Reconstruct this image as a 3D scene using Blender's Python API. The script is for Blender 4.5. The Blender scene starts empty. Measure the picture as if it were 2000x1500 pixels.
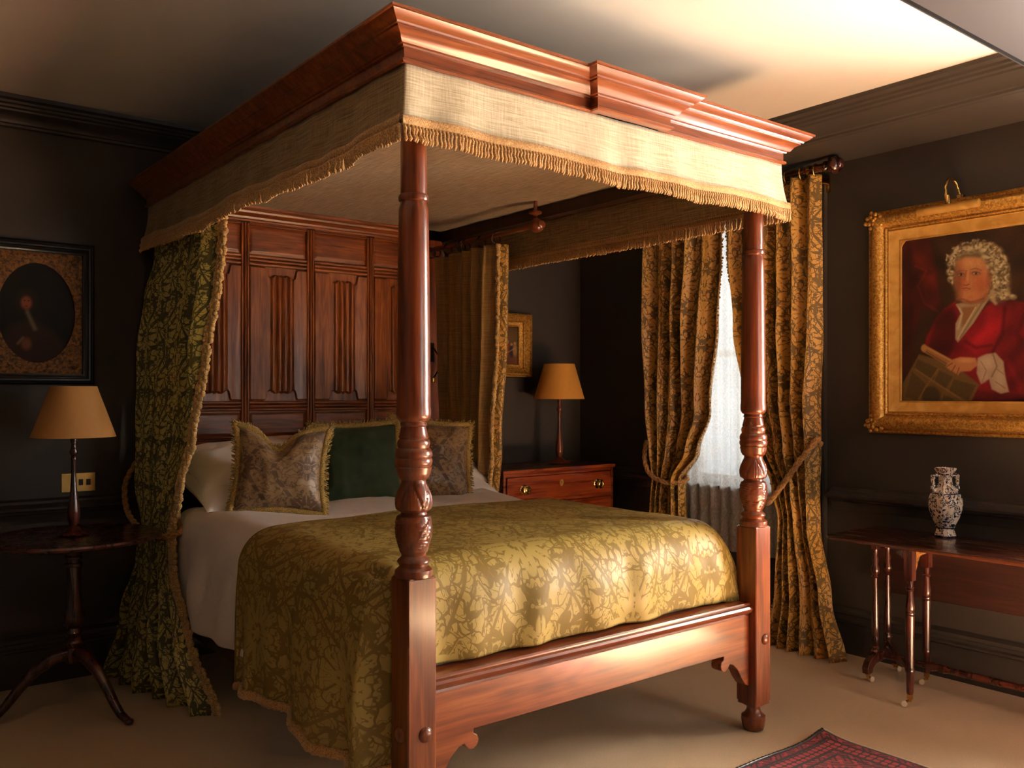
import bpy, math, random
import numpy as np
from mathutils import Vector, Matrix, noise
sin, cos, pi = math.sin, math.cos, math.pi
SC = bpy.context.scene
COL = SC.collection
random.seed(5)

# ------------------------------------------------------------------ camera
HEAD = math.atan2(1727, 2195)            # the camera looks between the two room axes
cd = bpy.data.cameras.new('camera'); cam = bpy.data.objects.new('camera', cd); COL.objects.link(cam)
cam.location = (-1.3676, -2.232, 1.40); cam.rotation_euler = (pi/2, 0, -HEAD)
cd.sensor_width = 36; cd.lens = 36*1727/2000; cd.shift_y = 0.010
SC.camera = cam
# ------------------------------------------------------------------ light
SC.view_settings.view_transform = 'Standard'; SC.view_settings.look = 'None'
SC.view_settings.gamma = 1; SC.view_settings.use_curve_mapping = False
SC.view_settings.exposure = 0.3
wd = bpy.data.worlds.new('world'); SC.world = wd; wd.use_nodes = True
wd.node_tree.nodes['Background'].inputs[0].default_value = (0.86, 0.93, 1.0, 1)
wd.node_tree.nodes['Background'].inputs[1].default_value = .9
def area(name, loc, rot, sx, sy, power, color):
    l = bpy.data.lights.new(name, 'AREA'); l.shape = 'RECTANGLE'; l.size = sx; l.size_y = sy
    l.energy = power; l.color = color
    o = bpy.data.objects.new(name, l); COL.objects.link(o); o.location = loc; o.rotation_euler = rot
    return o
# daylight outside the window behind the camera, and outside the lace window
area('daylight_near', (3.40, -1.28, 1.60), (pi/2, 0, pi/2), .95, 1.65, 250, (1.0, 0.91, 0.79))
area('daylight_front', (1.95, -3.62, 1.45), (pi/2, 0, 0), 1.3, 1.5, 22, (1.0, 0.90, 0.78))
area('daylight_lace', (3.60, 1.15, 1.75), (pi/2, 0, pi/2), 1.1, 1.6, 17, (1.0, 0.95, 0.88))
sl = bpy.data.lights.new('sun', 'SUN'); sl.energy = 330; sl.angle = 0.02; sl.color = (1.0, 0.90, 0.76)
so = bpy.data.objects.new('sun', sl); COL.objects.link(so)
so.rotation_euler = Vector((0.22, 2.5, -2.35)).to_track_quat('-Z', 'Y').to_euler()

# ------------------------------------------------------------------ node helpers
def lin(r, g, b):
    f = lambda c: (c/255/12.92 if c/255 <= .04045 else ((c/255+.055)/1.055)**2.4)
    return (f(r), f(g), f(b), 1)
class X:
    """a socket with arithmetic"""
    def __init__(s, nt, v): s.nt = nt; s.v = v
    def op(s, o, b=None, c=None):
        n = s.nt.nodes.new('ShaderNodeMath'); n.operation = o
        for i, q in enumerate((s, b, c)):
            if q is None: continue
            q = q.v if isinstance(q, X) else q
            if isinstance(q, (int, float)): n.inputs[i].default_value = q
            else: s.nt.links.new(q, n.inputs[i])
        return X(s.nt, n.outputs[0])
    def __add__(s, b): return s.op('ADD', b)
    def __radd__(s, b): return s.op('ADD', b)
    def __sub__(s, b): return s.op('SUBTRACT', b)
    def __rsub__(s, b): return X(s.nt, float(b)).op('SUBTRACT', s)
    def __mul__(s, b): return s.op('MULTIPLY', b)
    def __rmul__(s, b): return s.op('MULTIPLY', b)
    def __truediv__(s, b): return s.op('DIVIDE', b)
    def sin(s): return s.op('SINE')
    def cos(s): return s.op('COSINE')
    def abs(s): return s.op('ABSOLUTE')
    def fract(s): return s.op('FRACT')
    def floor(s): return s.op('FLOOR')
    def sqrt(s): return s.op('SQRT')
    def pow(s, b): return s.op('POWER', b)
    def max(s, b): return s.op('MAXIMUM', b)
    def min(s, b): return s.op('MINIMUM', b)
    def step(s, lo, hi):
        n = s.nt.nodes.new('ShaderNodeMapRange'); n.interpolation_type = 'SMOOTHSTEP'
        s.nt.links.new(s.v, n.inputs[0]); n.inputs[1].default_value = lo; n.inputs[2].default_value = hi
        if hi < lo:
            n.inputs[1].default_value = hi; n.inputs[2].default_value = lo
            n.inputs[3].default_value = 1; n.inputs[4].default_value = 0
        return X(s.nt, n.outputs[0])
class Mat:
    def __init__(s, name):
        s.m = bpy.data.materials.new(name); s.m.use_nodes = True; s.nt = s.m.node_tree
        s.b = s.nt.nodes['Principled BSDF']; s.L = s.nt.links.new
        s.tc = s.nt.nodes.new('ShaderNodeTexCoord')
    def set(s, **k):
        for a, v in k.items():
            a = a.replace('_', ' ')
            i = s.b.inputs[a]
            if isinstance(v, X): s.L(v.v, i)
            elif hasattr(v, 'is_linked'): s.L(v, i)
            else: i.default_value = v
        return s
    def coord(s, kind='Object', scale=(1, 1, 1)):
        mp = s.nt.nodes.new('ShaderNodeMapping'); s.L(s.tc.outputs[kind], mp.inputs[0])
        mp.inputs['Scale'].default_value = scale
        return mp.outputs[0]
    def xyz(s, vec):
        n = s.nt.nodes.new('ShaderNodeSeparateXYZ'); s.L(vec, n.inputs[0])
        return [X(s.nt, n.outputs[i]) for i in range(3)]
    def vec(s, x, y, z):
        n = s.nt.nodes.new('ShaderNodeCombineXYZ')
        for i, q in enumerate((x, y, z)):
            if isinstance(q, X): s.L(q.v, n.inputs[i])
            else: n.inputs[i].default_value = q
        return n.outputs[0]
    def noise(s, vec, scale=5, detail=3, dist=0, rough=.5):
        n = s.nt.nodes.new('ShaderNodeTexNoise'); s.L(vec, n.inputs['Vector'])
        n.inputs['Scale'].default_value = scale; n.inputs['Detail'].default_value = detail
        n.inputs['Distortion'].default_value = dist; n.inputs['Roughness'].default_value = rough
        return X(s.nt, n.outputs[0])
    def voro(s, vec, scale=5, feat='F1'):
        n = s.nt.nodes.new('ShaderNodeTexVoronoi'); s.L(vec, n.inputs['Vector']); n.feature = feat
        n.inputs['Scale'].default_value = scale
        return X(s.nt, n.outputs[0])
    def mix(s, f, a, b):
        n = s.nt.nodes.new('ShaderNodeMix'); n.data_type = 'RGBA'
        if isinstance(f, X): s.L(f.v, n.inputs[0])
        else: n.inputs[0].default_value = f
        for i, q in ((6, a), (7, b)):
            if isinstance(q, (tuple, list)): n.inputs[i].default_value = q
            else: s.L(q, n.inputs[i])
        return n.outputs[2]
    def ramp(s, f, stops):
        n = s.nt.nodes.new('ShaderNodeValToRGB'); s.L(f.v, n.inputs[0])
        e = n.color_ramp.elements
        while len(e) < len(stops): e.new(.5)
        for i, (p, c) in enumerate(stops): e[i].position = p; e[i].color = c
        return n.outputs[0]
    def bump(s, h, strength=.3, dist=.002):
        n = s.nt.nodes.new('ShaderNodeBump'); s.L(h.v, n.inputs['Height'])
        n.inputs['Strength'].default_value = strength; n.inputs['Distance'].default_value = dist
        s.L(n.outputs[0], s.b.inputs['Normal']); return s

def wood(name, dark, mid, light, axis=2, rough=.30, coat=.5, scale=1.0, figure=.5):
    m = Mat(name); sc = [34*scale]*3; sc[axis] = 2.2*scale
    g = m.noise(m.coord('Object', tuple(sc)), 1.0, 5, .6, .6)
    sc2 = [7*scale]*3; sc2[axis] = 1.1*scale
    w = m.noise(m.coord('Object', tuple(sc2)), 1.0, 2, 1.5)
    sc3 = [90*scale]*3; sc3[axis] = 5*scale
    fine = m.noise(m.coord('Object', tuple(sc3)), 1.0, 3, .3, .6)
    rings = ((w*30).sin()*.5+.5)
    f = g*(.62-figure*.35) + fine*.30 + rings*figure*.12 + w*(.08+figure*.23)
    m.set(Base_Color=m.ramp(f, [(.34, dark), (.50, mid), (.66, light)]), Roughness=(g*.18+rough-.05),
          Coat_Weight=coat, Coat_Roughness=.14)
    m.bump(g, .12, .001)
    return m.m
M = {}
D, Mi, Li = lin(60, 24, 9), lin(108, 48, 19), lin(142, 74, 32)
for ax, n in enumerate('xyz'):
    M['wood_'+n] = wood('mahogany_'+n, D, Mi, Li, ax)
M['wood_rail'] = wood('figured_mahogany', lin(84, 36, 15), lin(126, 60, 26), lin(158, 88, 42), 0, .3, .6, .9, .6)
M['oak_z'] = wood('carved_panel_wood', lin(72, 32, 11), lin(138, 72, 26), lin(184, 108, 46), 2, .36, .12)
M['oak_x'] = wood('panel_rail_wood', lin(66, 29, 10), lin(128, 64, 24), lin(172, 98, 42), 0, .36, .12)
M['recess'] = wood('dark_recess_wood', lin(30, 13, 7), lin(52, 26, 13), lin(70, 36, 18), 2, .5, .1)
M['dark_z'] = wood('dark_turned_wood', lin(26, 9, 6), lin(62, 22, 13), lin(92, 38, 22), 2, .24, .6)
M['dark_x'] = wood('dark_table_wood', lin(40, 16, 9), lin(70, 31, 17), lin(92, 45, 24), 1, .22, .7, .9, .4)
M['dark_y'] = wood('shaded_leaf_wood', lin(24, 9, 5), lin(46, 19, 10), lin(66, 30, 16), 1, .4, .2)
M['chest'] = wood('chest_mahogany', lin(74, 22, 8), lin(132, 52, 18), lin(176, 84, 30), 0, .24, .8, .9, .4)
M['ebony'] = wood('ebonised_frame_wood', lin(8, 5, 4), lin(14, 9, 7), lin(22, 14, 11), 0, .35, .3)

def paint(name, col, rough=.55, bs=.05):
    m = Mat(name); n = m.noise(m.coord('Object'), 3, 4)
    c2 = tuple(min(1, v*1.18) for v in col[:3])+(1,)
    m.set(Base_Color=m.mix(n, col, c2), Roughness=rough)
    m.bump(m.noise(m.coord('Object'), 220, 2), bs, .001)
    return m.m
M['wall'] = paint('charcoal_wall_paint', lin(56, 48, 41))
M['trim'] = paint('charcoal_gloss_trim', lin(58, 51, 46), .40)
M['beam'] = paint('grey_beam_paint', lin(62, 56, 57), .5)
M['ceiling'] = paint('cream_ceiling_paint', lin(232, 221, 206), .8, .03)
M['sash'] = paint('white_sash_paint', lin(215, 212, 205), .4)

def carpet():
    m = Mat('beige_carpet'); c = m.coord('Object')
    n = m.noise(c, 190, 4, 0, .75); b = m.noise(c, 2.2, 3)
    m.set(Base_Color=m.mix(n*.75+b*.25, lin(172, 142, 106), lin(236, 206, 166)), Roughness=.95, Sheen_Weight=.15)
    m.bump(n, .7, .004); return m.m
M['carpet'] = carpet()

def damask_mask(m, W=.34, H=.52, uvs=None, soft=.03, dense=False):
    u, v, _ = m.xyz(m.coord('UV'))
    wob = m.noise(m.vec(u, v, 0.0), 9, 2)
    uu = u/W; col = uu.floor(); mm = (uu.fract()-.5).abs()*2
    fv = (v/H + (col*.5)).fract()
    # ogee stems
    g = .62+(fv*2*pi).cos()*.30
    stem = (mm-g).abs().step(.085, .085-soft)
    # central palmette and small rosette, both as petal rings
    def flower(cy, r0, amp, n, sy=1.5):
        dx = mm*.5; dy = (fv-cy)*sy
        r = (dx*dx+dy*dy).sqrt(); th = dx.op('ARCTAN2', dy)
        edge = r0+amp*(th*n).cos().abs()
        body = (r-edge).step(.0, -soft)
        vein = (th*n).sin().abs().step(.10, .24).max(r.step(r0*.42, r0*.36))
        ring = (r-r0*.42).abs().step(.014, .030)
        return body*vein*ring
    f1 = flower(.5, .17, .13, 4.0); f2 = flower(.99, .10, .09, 3.0, 1.3); f3 = flower(.01, .10, .09, 3.0, 1.3)
    # mirrored foliage
    fol = m.noise(m.vec(mm*1.1, fv*3.0, col.op('FLOORED_MODULO', 2.0)*0.0), 3.6, 1.5, 1.3)
    leaf = (fol-.5).abs().step(.075, .045)
    vein2 = ((fol*90).sin()).step(-.75, -.35)
    a = f1.max(f2).max(f3)
    mask = a.max(leaf*vein2).max(stem*((fv*2*pi*9).sin().step(-.8, -.5)))
    if dense:
        # leaf scales parted by thin ground lines, gaps of ground between sprays
        w1 = m.noise(m.vec(mm*1.3, fv*3.4, 2.0), 2.2, 2, .3)
        vv = m.vec(mm*1.05+w1*.5, fv*2.9+w1*.7, 0.0)
        cell = m.voro(vv, 4.6, 'DISTANCE_TO_EDGE').step(.055, .095)
        gap = m.noise(m.vec(mm*1.5, fv*4.0, 7.0), 2.0, 1, .8).step(.36, .40)
        curl = (m.noise(m.vec(mm*2.0, fv*5.0, 4.0), 3.0, 1, 1.0)-.5).abs().step(.012, .03)
        mask = (cell*gap*curl).max(a)*((mm-g).abs().step(.02, .04).max(a))
    return mask, u, v
def damask(name, ground, figure, rg=.42, rf=.62, W=.34, H=.52, spec=.5, sheen=.2, bump=.5, metal=.0, dense=False):
    m = Mat(name); mask, u, v = damask_mask(m, W, H, dense=dense)
    thr = (u*2600).sin()*.5+.5
    slub = m.noise(m.vec(u*6, v*160, 0.0), 1, 2)
    k = mask
    m.set(Base_Color=m.mix(k, ground, figure), Roughness=k*(rf-rg)+rg, Specular_IOR_Level=spec,
          Sheen_Weight=sheen, Metallic=metal, Sheen_Roughness=.4)
    m.bump(k*.7+slub*.25+thr*.05, bump, .0012); return m.m
M['spread'] = damask('olive_gold_damask', lin(124, 102, 46), lin(166, 144, 80), .50, .42, .46, .70, .35, .0, .35, dense=True)
M['dgreen'] = damask('green_gold_damask', lin(78, 74, 26), lin(188, 170, 88), .5, .36, .30, .46, .5, .1, dense=True)
M['dgold'] = damask('old_gold_damask', lin(104, 78, 30), lin(200, 150, 70), .55, .36, .30, .46, .5, .1, dense=True)
M['dtaupe'] = damask('taupe_floral_satin', lin(142, 112, 76), lin(92, 66, 44), .36, .6, .34, .42, .5, .3, .3)

def weave(name, c1, c2, rough=.7, su=170, sv=40):
    m = Mat(name); u, v, _ = m.xyz(m.coord('UV'))
    a = m.noise(m.vec(u*su*.04, v*su, 0.0), 1, 4, 0, .7)
    b = m.noise(m.vec(u*su, v*sv*.3, 3.0), 1, 4, 0, .7)
    f = a*.65+b*.35
    m.set(Base_Color=m.mix(f.step(.34, .66), c1, c2), Roughness=rough, Sheen_Weight=.15)
    m.bump(f, .35, .001); return m.m
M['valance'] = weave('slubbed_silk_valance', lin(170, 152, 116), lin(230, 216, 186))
M['valance_side'] = weave('slubbed_silk_side', lin(92, 72, 42), lin(168, 140, 94))  # darker silk than the front, used on both side valances
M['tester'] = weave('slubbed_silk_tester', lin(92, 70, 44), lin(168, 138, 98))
M['silk'] = weave('gold_silk_lining', lin(128, 96, 48), lin(172, 134, 74), .42)
def fibre(name, c1, c2, sc=260, rough=.75):
    m = Mat(name); n = m.noise(m.coord('Object'), sc, 3)
    m.set(Base_Color=m.mix(n.step(.35, .65), c1, c2), Roughness=rough, Sheen_Weight=.3); m.bump(n, .8, .002); return m.m
M['fringe'] = fibre('gold_bullion_fringe', lin(156, 108, 54), lin(212, 168, 104))
M['fringe2'] = fibre('straw_tassel_trim', lin(170, 126, 66), lin(222, 184, 118))
M['brush'] = fibre('olive_brush_fringe', lin(104, 78, 24), lin(196, 158, 74), 300)
M['rope'] = fibre('gold_rope', lin(150, 100, 44), lin(196, 146, 78), 120)
def linen():
    m = Mat('white_cotton'); n = m.noise(m.coord('Object'), 5, 3, .4)
    m.set(Base_Color=m.mix(n, lin(226, 216, 210), lin(238, 230, 225)), Roughness=.8, Sheen_Weight=.1)
    m.bump(m.noise(m.coord('Object'), 11, 4, 1.2), .35, .012); return m.m
M['linen'] = linen()
def velvet():
    m = Mat('bottle_green_velvet'); n = m.noise(m.coord('Object'), 9, 3, 1)
    m.set(Base_Color=m.mix(n, lin(26, 40, 20), lin(60, 76, 42)), Roughness=.8, Sheen_Weight=.7, Sheen_Roughness=.35,
          Sheen_Tint=lin(150, 160, 110)); m.bump(n, .3, .004); return m.m
M['velvet'] = velvet()
def gilt(name, c1, c2, rough=.4, metal=.75, sc=90, bump=.5):
    m = Mat(name); n = m.noise(m.coord('Object'), sc, 4, .8)
    m.set(Base_Color=m.mix(n.step(.3, .7), c1, c2), Roughness=rough, Metallic=metal); m.bump(n, bump, .002); return m.m
M['gilt'] = gilt('antique_gilding', lin(150, 100, 36), lin(218, 168, 80), .42, .6)
M['gilt_flat'] = gilt('smooth_gilding', lin(190, 140, 62), lin(216, 168, 88), .45, .45, 12, .1)
M['old_gilt'] = gilt('worn_gilding', lin(60, 36, 14), lin(150, 98, 38), .6, .3, 60)
M['brass'] = gilt('polished_brass', lin(190, 150, 80), lin(226, 190, 120), .2, 1, 8, .02)
M['black_metal'] = gilt('black_metal', lin(10, 9, 9), lin(22, 20, 20), .3, .8, 8, .02)
def plain(name, c, rough=.5, **k):
    m = Mat(name); n = m.noise(m.coord('Object'), 40, 2)
    c2 = tuple(v*.9 for v in c[:3])+(1,)
    m.set(Base_Color=m.mix(n, c, c2), Roughness=rough, **k); return m.m
M['shade_l'] = plain('tan_card_shade', lin(178, 126, 66), .7)
M['shade_r'] = plain('amber_card_shade', lin(232, 162, 66), .7)
M['castor'] = plain('white_ceramic_castor', lin(225, 205, 175), .3)
M['mattress'] = plain('cream_ticking', lin(180, 168, 150), .8)
M['slot'] = plain('dark_switch_rocker', lin(24, 18, 12), .4)
M['pane_dark'] = plain('dark_slot', lin(12, 8, 6), .8)
def glass():
    m = Mat('window_glass'); nt = m.nt
    t = nt.nodes.new('ShaderNodeBsdfTransparent'); g = nt.nodes.new('ShaderNodeBsdfGlossy'); g.inputs['Roughness'].default_value = .02
    fr = nt.nodes.new('ShaderNodeFresnel'); fr.inputs[0].default_value = 1.3
    x = nt.nodes.new('ShaderNodeMixShader'); m.L(fr.outputs[0], x.inputs[0]); m.L(t.outputs[0], x.inputs[1]); m.L(g.outputs[0], x.inputs[2])
    m.L(x.outputs[0], nt.nodes['Material Output'].inputs[0]); return m.m
M['glass'] = glass()
def lace():
    m = Mat('white_lace'); nt = m.nt; mask, u, v = damask_mask(m, .20, .30)
    mesh = ((u*900).sin()*(v*900).sin()).step(-.2, .5)
    dens = mask*.26+mesh*.08+.64
    t = nt.nodes.new('ShaderNodeBsdfTransparent'); tr = nt.nodes.new('ShaderNodeBsdfTranslucent'); tr.inputs[0].default_value = (.85, .86, .84, 1)
    d = nt.nodes.new('ShaderNodeBsdfDiffuse'); d.inputs[0].default_value = (.8, .78, .74, 1)
    a = nt.nodes.new('ShaderNodeMixShader'); a.inputs[0].default_value = .5; m.L(tr.outputs[0], a.inputs[1]); m.L(d.outputs[0], a.inputs[2])
    x = nt.nodes.new('ShaderNodeMixShader'); m.L(dens.v, x.inputs[0]); m.L(t.outputs[0], x.inputs[1]); m.L(a.outputs[0], x.inputs[2])
    m.L(x.outputs[0], nt.nodes['Material Output'].inputs[0]); return m.m
M['lace'] = lace()
def porcelain():
    m = Mat('blue_and_white_porcelain'); c = m.coord('Object'); x, y, z = m.xyz(c)
    n = m.noise(c, 34, 4, 1.2); k = (n-.52).abs().step(.05, .03).max(n.step(.60, .64))
    n2 = m.noise(c, 90, 2, .5)
    bands = ((z*1000-4).abs().step(3.5, 2.5)).max((z*1000-44).abs().step(3, 2)).max((z*1000-208).abs().step(3, 2)).max((z*1000-300).abs().step(6, 4)*n2.step(.45, .5))
    f = (k*n2.step(.34, .44)).max(bands)
    m.set(Base_Color=m.mix(f, lin(226, 206, 184), lin(34, 38, 66)), Roughness=.14, Coat_Weight=.6); return m.m
M['vase'] = porcelain()
def rugmat(W, H):
    m = Mat('red_woven_rug'); u, v, _ = m.xyz(m.coord('UV'))
    d = u.min(W-u).min(v.min(H-v))          # distance from the edge
    red, dk, rose = lin(150, 22, 34), lin(38, 14, 18), lin(196, 54, 58)
    tri = (((u+v)*26).fract()-.5).abs()*2
    tri2 = (((u-v)*26).fract()-.5).abs()*2
    dia = (tri+tri2).step(.95, 1.05)
    blob = ((u*2*pi*14).sin()*(v*2*pi*14).sin()).step(.1, .3)
    zig = ((((u*7).fract()-.5).abs()+((v*7).fract()-.5).abs())*5).fract().step(.62, .7)
    c = m.mix(zig, red, dk)
    c = m.mix(blob*dia, c, rose)
    line = (d-.045).abs().step(.009, .005).max((d-.115).abs().step(.009, .005)).max((d-.15).abs().step(.008, .004)).max(d.step(.014, .010)).max((d-.235).abs().step(.009, .005))
    band = (d-.08).abs().step(.030, .026)
    c = m.mix(band, c, m.mix(((u*2*pi*17).sin()*(v*2*pi*17).sin()).abs().step(.25, .35), dk, rose))
    c = m.mix(line, c, dk)
    n = m.noise(m.coord('Object'), 300, 2)
    m.set(Base_Color=m.mix(n*.4, c, dk), Roughness=.95, Sheen_Weight=.2); m.bump(n, .6, .003); return m.m
def vcol(name, rough=.6, coat=.0):
    m = Mat(name); n = m.nt.nodes.new('ShaderNodeVertexColor'); n.layer_name = 'paint'
    m.set(Roughness=rough, Coat_Weight=coat, Specular_IOR_Level=.25); m.L(n.outputs[0], m.b.inputs['Base Color'])
    m.bump(m.noise(m.coord('Object'), 130, 3), .15, .001); return m.m
M['canvas'] = vcol('oil_paint')

# ------------------------------------------------------------------ geometry helpers
WORLD = {}
class G:
    def __init__(s): s.v = []; s.f = []; s.uv = []; s.mi = []; s.cur = 0
    def add(s, vs, fs, uvs=None):
        o = len(s.v); s.v += [tuple(p) for p in vs]
        s.uv += list(uvs) if uvs is not None else [(0, 0)]*len(vs)
        s.f += [tuple(i+o for i in f) for f in fs]; s.mi += [s.cur]*len(fs); return s
    def box(s, x0, x1, y0, y1, z0, z1):
        vs = [(x, y, z) for x in (x0, x1) for y in (y0, y1) for z in (z0, z1)]
        return s.add(vs, [(0, 1, 3, 2), (4, 6, 7, 5), (0, 4, 5, 1), (2, 3, 7, 6), (0, 2, 6, 4), (1, 5, 7, 3)])
    def grid(s, nu, nv, fn, uvf=None, wrap=False, flip=False):
        vs = []; uvs = []
        for j in range(nv+1):
            for i in range(nu+(0 if wrap else 1)):
                a, b = i/nu, j/nv
                vs.append(fn(a, b)); uvs.append(uvf(a, b) if uvf else (a, b))
        w = nu if wrap else nu+1; fs = []
        for j in range(nv):
            for i in range(nu):
                k = (i+1) % w if wrap else i+1
                q = (j*w+i, j*w+k, (j+1)*w+k, (j+1)*w+i)
                fs.append(q[::-1] if flip else q)
        return s.add(vs, fs, uvs)
    def lathe(s, prof, c=(0, 0, 0), seg=32, fn=None, caps=True, axis='z'):
        vs = []; n = len(prof)
        for (r, z) in prof:
            for i in range(seg):
                t = 2*pi*i/seg; rr = r*(fn(t, z) if fn else 1)
                p = (rr*cos(t), rr*sin(t), z)
                if axis == 'x': p = (p[2], p[0], p[1])
                if axis == 'y': p = (p[0], p[2], p[1])
                vs.append((c[0]+p[0], c[1]+p[1], c[2]+p[2]))
        fl = axis == 'y'
        fs = []
        for j in range(n-1):
            for i in range(seg):
                k = (i+1) % seg
                q = (j*seg+i, j*seg+k, (j+1)*seg+k, (j+1)*seg+i); fs.append(q[::-1] if fl else q)
        if caps:
            a = tuple(range(seg))[::-1]; b = tuple((n-1)*seg+i for i in range(seg))
            fs += [a[::-1], b[::-1]] if fl else [a, b]
        return s.add(vs, fs)
    def sweep(s, path, prof, closed=False, plane='xy', fixed=0, caps=True):
        """profile (out, up) carried along a mitred path; out is to the right of travel"""
        n = len(path); P = [Vector((p[0], p[1])) for p in path]; rows = []
        for i in range(n):
            d0 = (P[i]-P[i-1]) if (i > 0 or closed) else (P[1]-P[0])
            d1 = (P[(i+1) % n]-P[i]) if (i < n-1 or closed) else (P[-1]-P[-2])
            d0.normalize(); d1.normalize()
            n0 = Vector((d0.y, -d0.x)); n1 = Vector((d1.y, -d1.x))
            m = (n0+n1); m.normalize(); m = m/max(.2, m.dot(n0)); rows.append((P[i], m))
        vs = []
        for p, m in rows:
            for (o, z) in prof:
                q = p+m*o
                if plane == 'xy': vs.append((q.x, q.y, fixed+z))
                elif plane == 'xz': vs.append((q.x, fixed-z, q.y))     # z = towards -Y
                else: vs.append((fixed-z, q.x, q.y))                   # plane yz, z = towards -X
        k = len(prof); fs = []
        for i in range(n if closed else n-1):
            a, b = i*k, ((i+1) % n)*k
            for j in range(k-1): fs.append((a+j, b+j, b+j+1, a+j+1))
            fs.append((a+k-1, b+k-1, b, a))
        if not closed and caps: fs += [tuple(range(k)), tuple(range((n-1)*k, n*k))[::-1]]
        return s.add(vs, fs)
    def tube(s, pts, r, seg=10, rf=None, caps=True):
        P = [Vector(p) for p in pts]; n = len(P); vs = []; up = None; L = 0
        for i in range(n):
            t = (P[min(i+1, n-1)]-P[max(i-1, 0)]).normalized()
            if up is None: up = t.orthogonal().normalized()
            up = (up-t*up.dot(t)).normalized(); bi = t.cross(up)
            if i: L += (P[i]-P[i-1]).length
            for j in range(seg):
                a = 2*pi*j/seg; rr = (r[i] if hasattr(r, '__len__') else r)*(rf(a, L) if rf else 1)
                vs.append(P[i]+up*(rr*cos(a))+bi*(rr*sin(a)))
        fs = [(i*seg+j, i*seg+(j+1) % seg, (i+1)*seg+(j+1) % seg, (i+1)*seg+j) for i in range(n-1) for j in range(seg)]
        if caps: fs += [tuple(range(seg))[::-1], tuple((n-1)*seg+j for j in range(seg))]
        return s.add(vs, fs)
    def ball(s, c, r, seg=8, rings=5, sx=1, sy=1, sz=1):
        prof = [(max(1e-4, sin(pi*k/rings)), -cos(pi*k/rings)) for k in range(rings+1)]
        vs = []
        for (a, b) in prof:
            for i in range(seg):
                t = 2*pi*i/seg; vs.append((c[0]+r*sx*a*cos(t), c[1]+r*sy*a*sin(t), c[2]+r*sz*b))
        fs = [(j*seg+i, j*seg+(i+1) % seg, (j+1)*seg+(i+1) % seg, (j+1)*seg+i) for j in range(rings) for i in range(seg)]
        return s.add(vs, fs)
    def poly(s, pts, y0, y1, plane='xz'):
        """extruded outline"""
        n = len(pts)
        f = (lambda p, d: (p[0], d, p[1])) if plane == 'xz' else ((lambda p, d: (d, p[0], p[1])) if plane == 'yz' else (lambda p, d: (p[0], p[1], d)))
        vs = [f(p, y0) for p in pts]+[f(p, y1) for p in pts]
        fs = [tuple(range(n)), tuple(range(n, 2*n))[::-1]]+[(i, i+n, (i+1) % n+n, (i+1) % n) for i in range(n)]
        return s.add(vs, fs)
    def xform(s, mtx, start=0):
        for i in range(start, len(s.v)): s.v[i] = tuple(mtx @ Vector(s.v[i]))
        return s
    def obj(s, name, mat, parent=None, smooth=40, bevel=0, label=None, solid=0, loc=None, recalc=True):
        me = bpy.data.meshes.new(name); off = WORLD.get(parent.name, Vector((0, 0, 0))) if parent else Vector(loc or (0, 0, 0))
        me.from_pydata([tuple(Vector(p)-off) for p in s.v], [], s.f)
        uvl = me.uv_layers.new(name='UVMap')
        li = np.zeros(len(me.loops), dtype=np.int32); me.loops.foreach_get('vertex_index', li)
        uvl.data.foreach_set('uv', np.array(s.uv, dtype=np.float32)[li].ravel())
        for m in (mat if isinstance(mat, list) else [mat]): me.materials.append(m)
        me.polygons.foreach_set('material_index', s.mi)
        if recalc:
            import bmesh
            bm = bmesh.new(); bm.from_mesh(me); bmesh.ops.recalc_face_normals(bm, faces=bm.faces); bm.to_mesh(me); bm.free()
        me.validate()
        if smooth:
            me.shade_smooth(); me.set_sharp_from_angle(angle=math.radians(smooth))
        o = bpy.data.objects.new(name, me); COL.objects.link(o)
        if parent: o.parent = parent; WORLD[o.name] = off
        else: o.location = off; WORLD[o.name] = off
        if bevel:
            b = o.modifiers.new('bevel', 'BEVEL'); b.width = bevel; b.segments = 2; b.limit_method = 'ANGLE'
        if solid:
            b = o.modifiers.new('thickness', 'SOLIDIFY'); b.thickness = solid; b.offset = 0
        if label: o['label'] = label
        return o
def thing(name, label, cat, loc=(0, 0, 0), group=None):
    o = bpy.data.objects.new(name, None); COL.objects.link(o); o.location = loc; o.empty_display_size = .1
    WORLD[o.name] = Vector(loc); return tag(o, label, cat, group)
def tag(o, label, cat, group=None):
    o['label'] = label; o['category'] = cat
    if group: o['group'] = group
    return o
def struct(o): o['kind'] = 'structure'; return o
def lerp(a, b, t): return a+(b-a)*t
def sstep(a, b, x):
    t = max(0., min(1., (x-a)/(b-a))); return t*t*(3-2*t)
def interp(keys, x):
    """piecewise smooth interpolation through (x, tuple) keys"""
    if x <= keys[0][0]: return keys[0][1]
    for (a, p), (b, q) in zip(keys, keys[1:]):
        if x <= b:
            t = (x-a)/(b-a); t = t*t*(3-2*t)
            return tuple(lerp(m, n, t) for m, n in zip(p, q))
    return keys[-1][1]
def nz(x, y=0., z=0.): return noise.noise(Vector((x, y, z)))

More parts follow.
